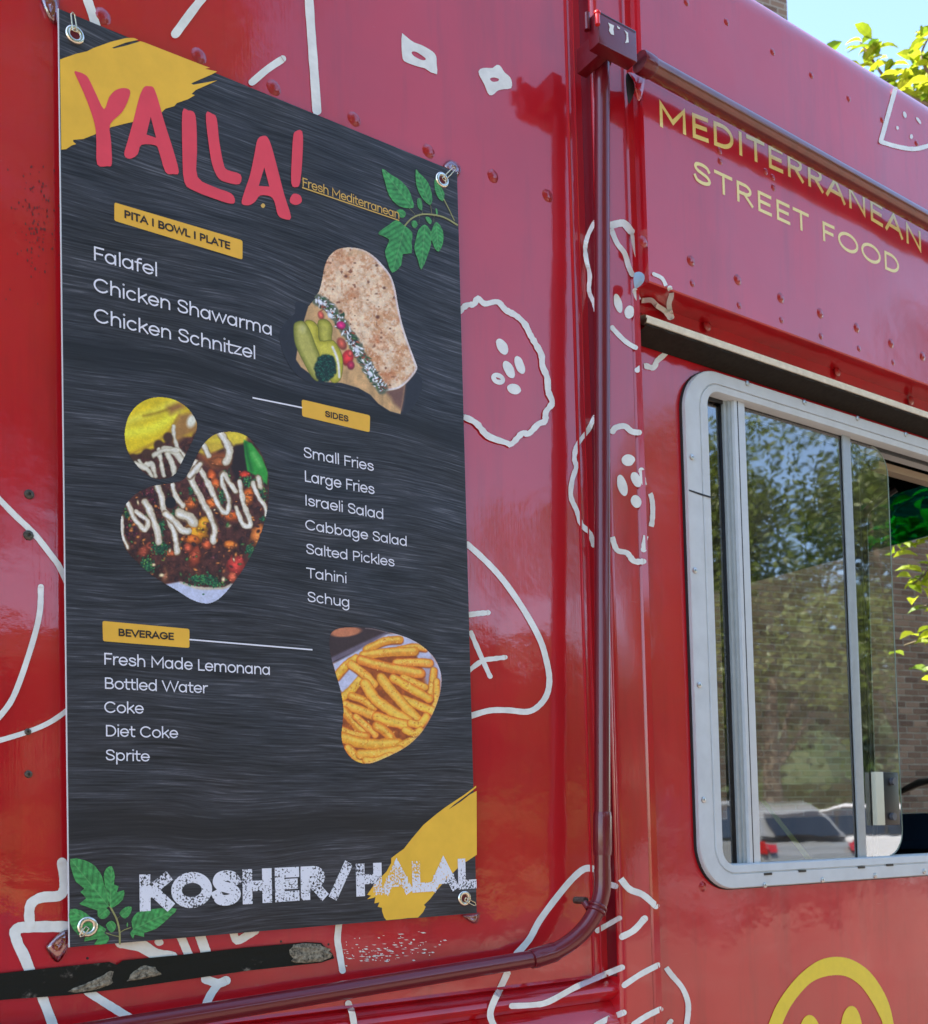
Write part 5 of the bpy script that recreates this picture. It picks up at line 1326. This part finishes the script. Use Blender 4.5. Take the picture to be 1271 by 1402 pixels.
# laid bricks where the wall shows through the cab window
pa, pb = wallpt(965, 900), wallpt(1290, 900)
s0, s1 = (pa-BP).dot(BD)-.1, (pb-BP).dot(BD)+.3
zlo, zhi = wallpt(1100, 1130).z-.05, wallpt(1100, 735).z+.1
mort = slab('mortar_bed', s0-.01, s1+.01, .004, -.003, zlo-.01, zhi, M_mortar)
def brick_mesh(L=.198, H=.062, D=.03):
    bm = bmesh.new(); h = .004
    f_ = [(-L/2+h, D, -H/2+h), (L/2-h, D, -H/2+h), (L/2-h, D, H/2-h), (-L/2+h, D, H/2-h)]
    b_ = [(-L/2, D-.006, -H/2), (L/2, D-.006, -H/2), (L/2, D-.006, H/2), (-L/2, D-.006, H/2)]
    k_ = [(a, .006, c) for a, _, c in b_]
    r0 = [[bm.verts.new(BD*a+BN*b+Vector((0,0,c))) for a, b, c in q] for q in (f_, b_, k_)]
    bm.faces.new(r0[0])
    for a, b in zip(r0, r0[1:]):
        for k in range(4): bm.faces.new([a[k], b[k], b[(k+1) % 4], a[(k+1) % 4]])
    bmesh.ops.recalc_face_normals(bm, faces=bm.faces[:])
    me = bpy.data.meshes.new('brick'); bm.to_mesh(me); bm.free(); me.materials.append(M_brick); return me
bms = brick_mesh(D=.012)
places = []
row = 0; z = zlo
while z < zhi-.05:
    s = s0+(.105 if row % 2 else 0)
    while s < s1: places.append((s+random.uniform(-.003,.003), z+.034+random.uniform(-.002,.002), random.uniform(-.003,.003))); s += .21
    z += .075; row += 1
vis = lambda s, z: (lambda r: (1000 < r < 1290))(0)
def topix(P):
    d = ROT.transposed() @ (P-CAM); return CX-F_PX*d.x/d.z*1.0 if False else (CX+F_PX*d.x/-d.z, CY-F_PX*d.y/-d.z)
def key(q):
    x, y = topix(lw(q[0], 0, q[1])); return -x
places.sort(key=key)
verts0 = [v.co.copy() for v in bms.vertices]; faces0 = [tuple(p.vertices) for p in bms.polygons]
def seenp(q):
    x, y = topix(lw(q[0], 0, q[1])); return x < 1285 and 735 < y < 1112
first = [q for q in places if seenp(q)][:300]; fs = set(first)
for s, z, d in first:
    o = bpy.data.objects.new('brick', bms); COL.objects.link(o); o.parent = bld; o.location = lw(s, d, z)-bld.location
V, Fc = [], []
for q in places:
    if q in fs: continue
    b = len(V); V += [v+lw(q[0], q[2], q[1]) for v in verts0]; Fc += [tuple(b+i for i in f) for f in faces0]
rest = mesh('brick_courses', V, Fc, None, bld); rest['kind'] = 'stuff'
m2 = M_brick.copy(); m2.name = 'brick_course_mat'
for n_ in m2.node_tree.nodes:
    if n_.type == 'OBJECT_INFO':
        vr = m2.node_tree.nodes.new('ShaderNodeTexWhiteNoise'); cc = m2.node_tree.nodes.new('ShaderNodeNewGeometry')
        m2.node_tree.links.new(cc.outputs['Random Per Island'], [l for l in m2.node_tree.links if l.from_node == n_][0].to_socket)
rest.data.materials.append(m2)
for c in bld.children:
    if c.name.startswith('brick.') or c.name == 'brick': continue
    c.location = -bld.location

# ------------------------------------------------------------------ trees
def leaf_mesh(L=.10, Wd=.045, name='leaf'):
    pr = [(0,0),(.25,.8),(.5,1),(.75,.7),(1,0)]
    V = [(0,0,0)]; n = 4
    mid = [(t*L, 0, .015*math.sin(t*3)) for t, w in pr]; le = [(t*L, Wd*.5*w, .012+.015*math.sin(t*3)) for t, w in pr[1:-1]]; ri = [(t*L, -Wd*.5*w, .012+.015*math.sin(t*3)) for t, w in pr[1:-1]]
    V = mid+le+ri; F_ = []
    F_ += [(0,1,5),(0,8,1)]; F_ += [(1,2,6,5),(2,3,7,6),(1,8,9,2),(2,9,10,3)]; F_ += [(3,4,7),(3,10,4)]
    me = bpy.data.meshes.new(name); me.from_pydata(V, [], F_); me.update(); me.materials.append(M_leaf); return me
RG = 6.2
tr_base = CAM + Vector((math.sin(R(66)), math.cos(R(66)), 0))*6.6; tr_base.z = 0
tree = thing('young_tree', 'slender tree with bright yellow-green leaves at the nose of the truck', 'tree', tuple(tr_base))
loc = lambda P: Vector(P)-tr_base
tube('trunk', [loc(tr_base), loc(tr_base+Vector((.05,.0,1.8))), loc(tr_base+Vector((-.05,.05,3.5))), loc(tr_base+Vector((0,.1,5.6)))], [.09,.07,.05,.015], M_bark, tree, 10)
twigs = []
def twig(pxs, rg, n, spread=.06):
    P = catmull([atR(px, py, rg) for px, py in pxs], 5)
    tube('twig', [loc(p) for p in P], [.012-.008*i/len(P) for i in range(len(P))], M_bark, tree, 6)
    for i in range(n):
        p = P[int(random.uniform(.25, 1)*(len(P)-1))]; twigs.append((p+Vector([random.gauss(0, spread*.6) for _ in range(3)]), random.random()))
twig([(1330,160),(1250,135),(1215,110),(1190,75),(1178,58)], 6.4, 34, .09)
twig([(1330,150),(1285,115),(1262,80),(1272,50)], 6.3, 30, .09)
twig([(1340,200),(1290,160),(1240,130),(1222,112)], 6.5, 40, .12)
twig([(1360,260),(1300,200),(1255,150)], 6.6, 30, .14)
twig([(1350,250),(1290,185),(1262,150),(1238,128)], 6.6, 46, .13)
twig([(1340,735),(1280,728),(1246,730),(1226,740)], 6.0, 44, .08)
twig([(1340,760),(1290,770),(1262,790),(1250,800)], 6.1, 22, .07)
twig([(1340,820),(1290,825),(1258,832)], 6.0, 10, .04)
twig([(1340,860),(1290,868),(1256,878),(1238,884)], 6.0, 20, .05)
twig([(1340,920),(1290,925),(1262,930)], 6.0, 12, .05)
twig([(1340,690),(1290,680),(1240,690),(1222,705)], 6.6, 30, .14)
lm = leaf_mesh(.125, .058)
for i, (p, q) in enumerate(twigs[:300]):
    o = bpy.data.objects.new('leaf', lm); COL.objects.link(o); o.parent = tree; o.location = loc(p)
    o.rotation_euler = (random.uniform(-.7,.7), random.uniform(-.5,.6), random.uniform(0, 6.28)); s_ = random.uniform(.7, 1.15); o.scale = (s_, s_, s_)
def crown(name, parent, origin, blobs, n, size, mat, seed=0, core=0):
    r = np.random.default_rng(seed); V = np.zeros((n*4, 3)); 
    w = np.array([b[1]**2 for b in blobs]); w = w/w.sum(); idx = r.choice(len(blobs), n, p=w)
    C = np.array([b[0] for b in blobs])[idx]; rr = np.array([b[1] for b in blobs])[idx]
    d = r.normal(size=(n, 3)); d /= np.linalg.norm(d, axis=1)[:, None]; rad = rr*(.55+.5*r.random(n)**.6)
    P = C+d*rad[:, None]*np.array([1, 1, .85])
    a = r.normal(size=(n, 3)); a /= np.linalg.norm(a, axis=1)[:, None]; b = np.cross(a, r.normal(size=(n, 3))); b /= np.linalg.norm(b, axis=1)[:, None]
    s_ = size*(.6+.8*r.random(n))[:, None]
    V = np.stack([P-a*s_, P-b*s_*.55, P+a*s_, P+b*s_*.55], 1).reshape(-1, 3)-np.array(origin)
    F_ = np.arange(n*4).reshape(-1, 4)
    V = V.tolist(); F_ = F_.tolist()
    if core:
        for (cx_, cy_, cz_), br in blobs:
            b0 = len(V)
            for i_ in range(7):
                for j_ in range(10):
                    th, ph = math.pi*i_/6, 2*math.pi*j_/10; q_ = br*core*(.85+.3*random.random())
                    V.append([cx_+q_*math.sin(th)*math.cos(ph), cy_+q_*math.sin(th)*math.sin(ph), cz_+q_*math.cos(th)*.9])
            for i_ in range(6):
                for j_ in range(10): F_.append([b0+i_*10+j_, b0+i_*10+(j_+1) % 10, b0+(i_+1)*10+(j_+1) % 10, b0+(i_+1)*10+j_])
    return mesh(name, V, F_, mat, parent)
bl2 = [((tr_base.x+random.uniform(.1,1.1), tr_base.y+random.uniform(-.9,.3), z_), .55) for z_ in (1.7,2.1,2.6,3.1,3.6,4.1,4.6,5.0,5.3)]
bl2 += [(tuple(atR(1312,150,6.7)), .34), (tuple(atR(1325,110,6.9)), .25), (tuple(atR(1330,780,6.3)), .2), (tuple(atR(1330,880,6.3)), .16)]
crown('crown', tree, tr_base, bl2, 3000, .06, M_leaf, 5)
def bigtree(az, dist, h, rad, k, lab, n=5200, trunk=1.0):
    if k in (5, 6, 7): n = 26000
    if k in (1, 2): n = 9000
    base = Vector((math.sin(R(az))*dist, CAMD-math.cos(R(az))*dist, -.1))
    t_ = thing('street_tree', lab, 'tree', tuple(base), 'trees across the road')
    r = random.Random(k*7+1)
    blobs = []
    for i in range(13):
        a = r.uniform(0, 6.28); q = r.uniform(.15, .8)*rad; zz = r.uniform(.38, .92)*h
        taper = 1-.55*abs(zz/h-.6)
        blobs.append(((base.x+q*math.cos(a)*taper, base.y+q*math.sin(a)*taper, zz), rad*r.uniform(.26, .46)))
    tube('trunk', [(0,0,0),(r.uniform(-.1,.1),.05,h*.3),(r.uniform(-.3,.3),.1,h*.7)], [.05*rad*1.3,.04*rad,.015*rad], M_bark, t_, 8)
    for b in blobs[:5]:
        tube('limb', [(0,0,h*.25), tuple((Vector(b[0])-base)*.6+Vector((0,0,h*.12))), tuple(Vector(b[0])-base)], [.02*rad,.014*rad,.004*rad], M_bark, t_, 6)
    crown('crown', t_, base, blobs, n, (.085 if n > 20000 else .11 if n > 6000 else .15+rad*.012), M_fol[1 if k in (5, 6, 7) else k % 2], k)
specs = [(-16,12,12,5.0,'broad dark tree standing furthest towards the tail of the truck'),(3,11.5,14,5.2,'tallest dark tree directly across from the banner'),(17,13,15,4.6,'tall leafy tree beside the tallest one across the road'),
 (28,36,8.2,4.6,'low round tree far across the park'),(36,40,8.6,5,'small distant tree behind the parked cars'),(44,34,12.6,4.9,'mid green tree behind the white car'),(50.5,32,12.4,4.8,'bushy tree rising over the white car roof'),(57,31,13.6,5.2,'tree nearest the nose of the truck across the road'),(64,34,16,6,'tall tree beyond the grey car'),(75,40,16,6,'last tree in the row past the grey car')]
for k, (az, di, h, ra, lab) in enumerate(specs): bigtree(az, di, h, ra, k, lab)
r_h = np.random.default_rng(44)
hb = [((x, -27+r_h.normal(0, .4), .9+r_h.random()*.5), 1.1+r_h.random()*.3) for x in np.arange(-12, 62, 1.3)]
hd = crown('hedge', None, (0, 0, 0), hb, 12000, .11, M_fol[1], 60, .8); tag(hd, 'long clipped hedge behind the parked cars at the edge of the park', 'hedge')
hb = [((x, -46+r_h.normal(0, 3), z_+r_h.random()*2.5), 3.6+r_h.random()*1.6) for x in np.arange(-30, 110, 4) for z_ in (2.5, 7.5)]
hd = crown('far_woods', None, (0, 0, 0), hb, 30000, .30, M_fol[0], 61, .85); hd['kind'] = 'stuff'

# ------------------------------------------------------------------ parked cars across the road
def car(name, label, loc, paintcol, flip=1):
    t_ = thing(name, label, 'car', loc, 'cars parked across the road')
    mp_ = simple('car_paint_'+name, paintcol, .25, nscale=2, namt=.03, coat=1.0)
    mg = simple('car_glass', (.012,.014,.016), .04, coat=1.0, spec=.8); mt = M_dark
    lower = [(-2.25,.35),(-2.28,.62),(-2.2,.86),(-1.55,.98),(-.95,1.04),(1.2,1.08),(2.05,1.05),(2.22,.9),(2.28,.6),(2.2,.35)]
    def prism(name_, prof, w0, w1, mat, bev=.05):
        bm = bmesh.new(); zmn, zmx = min(p[1] for p in prof), max(p[1] for p in prof)
        wf = lambda z: w0+(w1-w0)*(z-zmn)/(zmx-zmn)
        A = [bm.verts.new((x, -wf(z), z)) for x, z in prof]; B = [bm.verts.new((x, wf(z), z)) for x, z in prof]
        bm.faces.new(A); bm.faces.new(B[::-1])
        for k in range(len(prof)): bm.faces.new([A[k], B[k], B[(k+1) % len(prof)], A[(k+1) % len(prof)]])
        bmesh.ops.recalc_face_normals(bm, faces=bm.faces[:])
        if bev: bmesh.ops.bevel(bm, geom=bm.edges[:], offset=bev, segments=3, affect='EDGES')
        return bmobj(name_, bm, mat, t_, angle=35)
    prism('body', lower, .90, .84, mp_, .06)
    cab = [(-1.0,1.02),(-.35,1.52),(.2,1.64),(1.25,1.62),(1.75,1.45),(2.1,1.05)]
    prism('cabin', cab, .82, .62, mp_, .05)
    for sy in (-1, 1):
        mesh('window_trim', [(x, sy*(.82-.2*(z-1.02)/.62+.007), z) for x, z in ((-.86,1.07),(-.30,1.50),(.14,1.575),(1.12,1.565),(1.48,1.48),(1.83,1.08))], [(0,1,2,3,4,5)], mt, t_)
        for wn in ([(-.80,1.09),(-.28,1.47),(.12,1.54),(.12,1.09)], [(.2,1.09),(.2,1.55),(1.05,1.54),(1.05,1.09)], [(1.13,1.09),(1.13,1.53),(1.45,1.45),(1.75,1.12)]):
            V = [(x, sy*(.82-.2*(z-1.02)/.62+.012), z) for x, z in wn]; mesh('side_window', V, [(0,1,2,3)], mg, t_)
        V = [(2.18, sy*.84, 1.0),(2.18, sy*.66, 1.0),(2.25, sy*.66, .88),(2.25, sy*.84, .88)]
        mesh('taillight', [(x+.03, y, z) for x, y, z in V], [(0,1,2,3)], simple('tail_red', (.35,.01,.01), .2, coat=1), t_)
    for x in (-1.42, 1.38):
        for sy in (-1, 1):
            w_ = tube('wheel', [(x, sy*.72, .34),(x, sy*.74, .34),(x, sy*.90, .34),(x, sy*.92, .34)], [.30,.34,.34,.30], mt, t_, 24)
            tube('rim', [(x, sy*.915, .34),(x, sy*.93, .34)], .21, M_alu, w_, 16)
    mesh('rear_window', [(1.82,-.52,1.43),(1.82,.52,1.43),(2.14,.62,1.10),(2.14,-.62,1.10)], [(0,1,2,3)], mg, t_)
    mesh('windscreen', [(-.93,-.66,1.10),(-.93,.66,1.10),(-.38,.60,1.50),(-.38,-.60,1.50)], [(0,1,2,3)], mg, t_)
    t_.rotation_euler = (0, 0, R(flip)); t_.scale = (1.08, 1.08, 1.10)
    for sy in (-1, 1): mesh('taillight', [(2.08, sy*.875, 1.02),(2.24, sy*.86, 1.03),(2.27, sy*.875, .86),(2.02, sy*.89, .88)], [(0,1,2,3)], simple('tail_red', (.35,.01,.01), .2, coat=1), t_)
    return t_
azr = R(52)
c1 = Vector((math.sin(azr)*11.2, CAMD-math.cos(azr)*11.2, -.02))
car('parked_car', 'white parked car with a red taillight across the road', (20.6, -13.6, .12), (.60,.60,.62), 78)
car('parked_car', 'silver grey parked car nearer the banner than the white one', (14.2, -11.6, .12), (.22,.235,.25), 100)
car('parked_car', 'dark blue parked car across from the banner', (c1.x-9.4, c1.y-.3, -.02), (.03,.05,.09), 180)
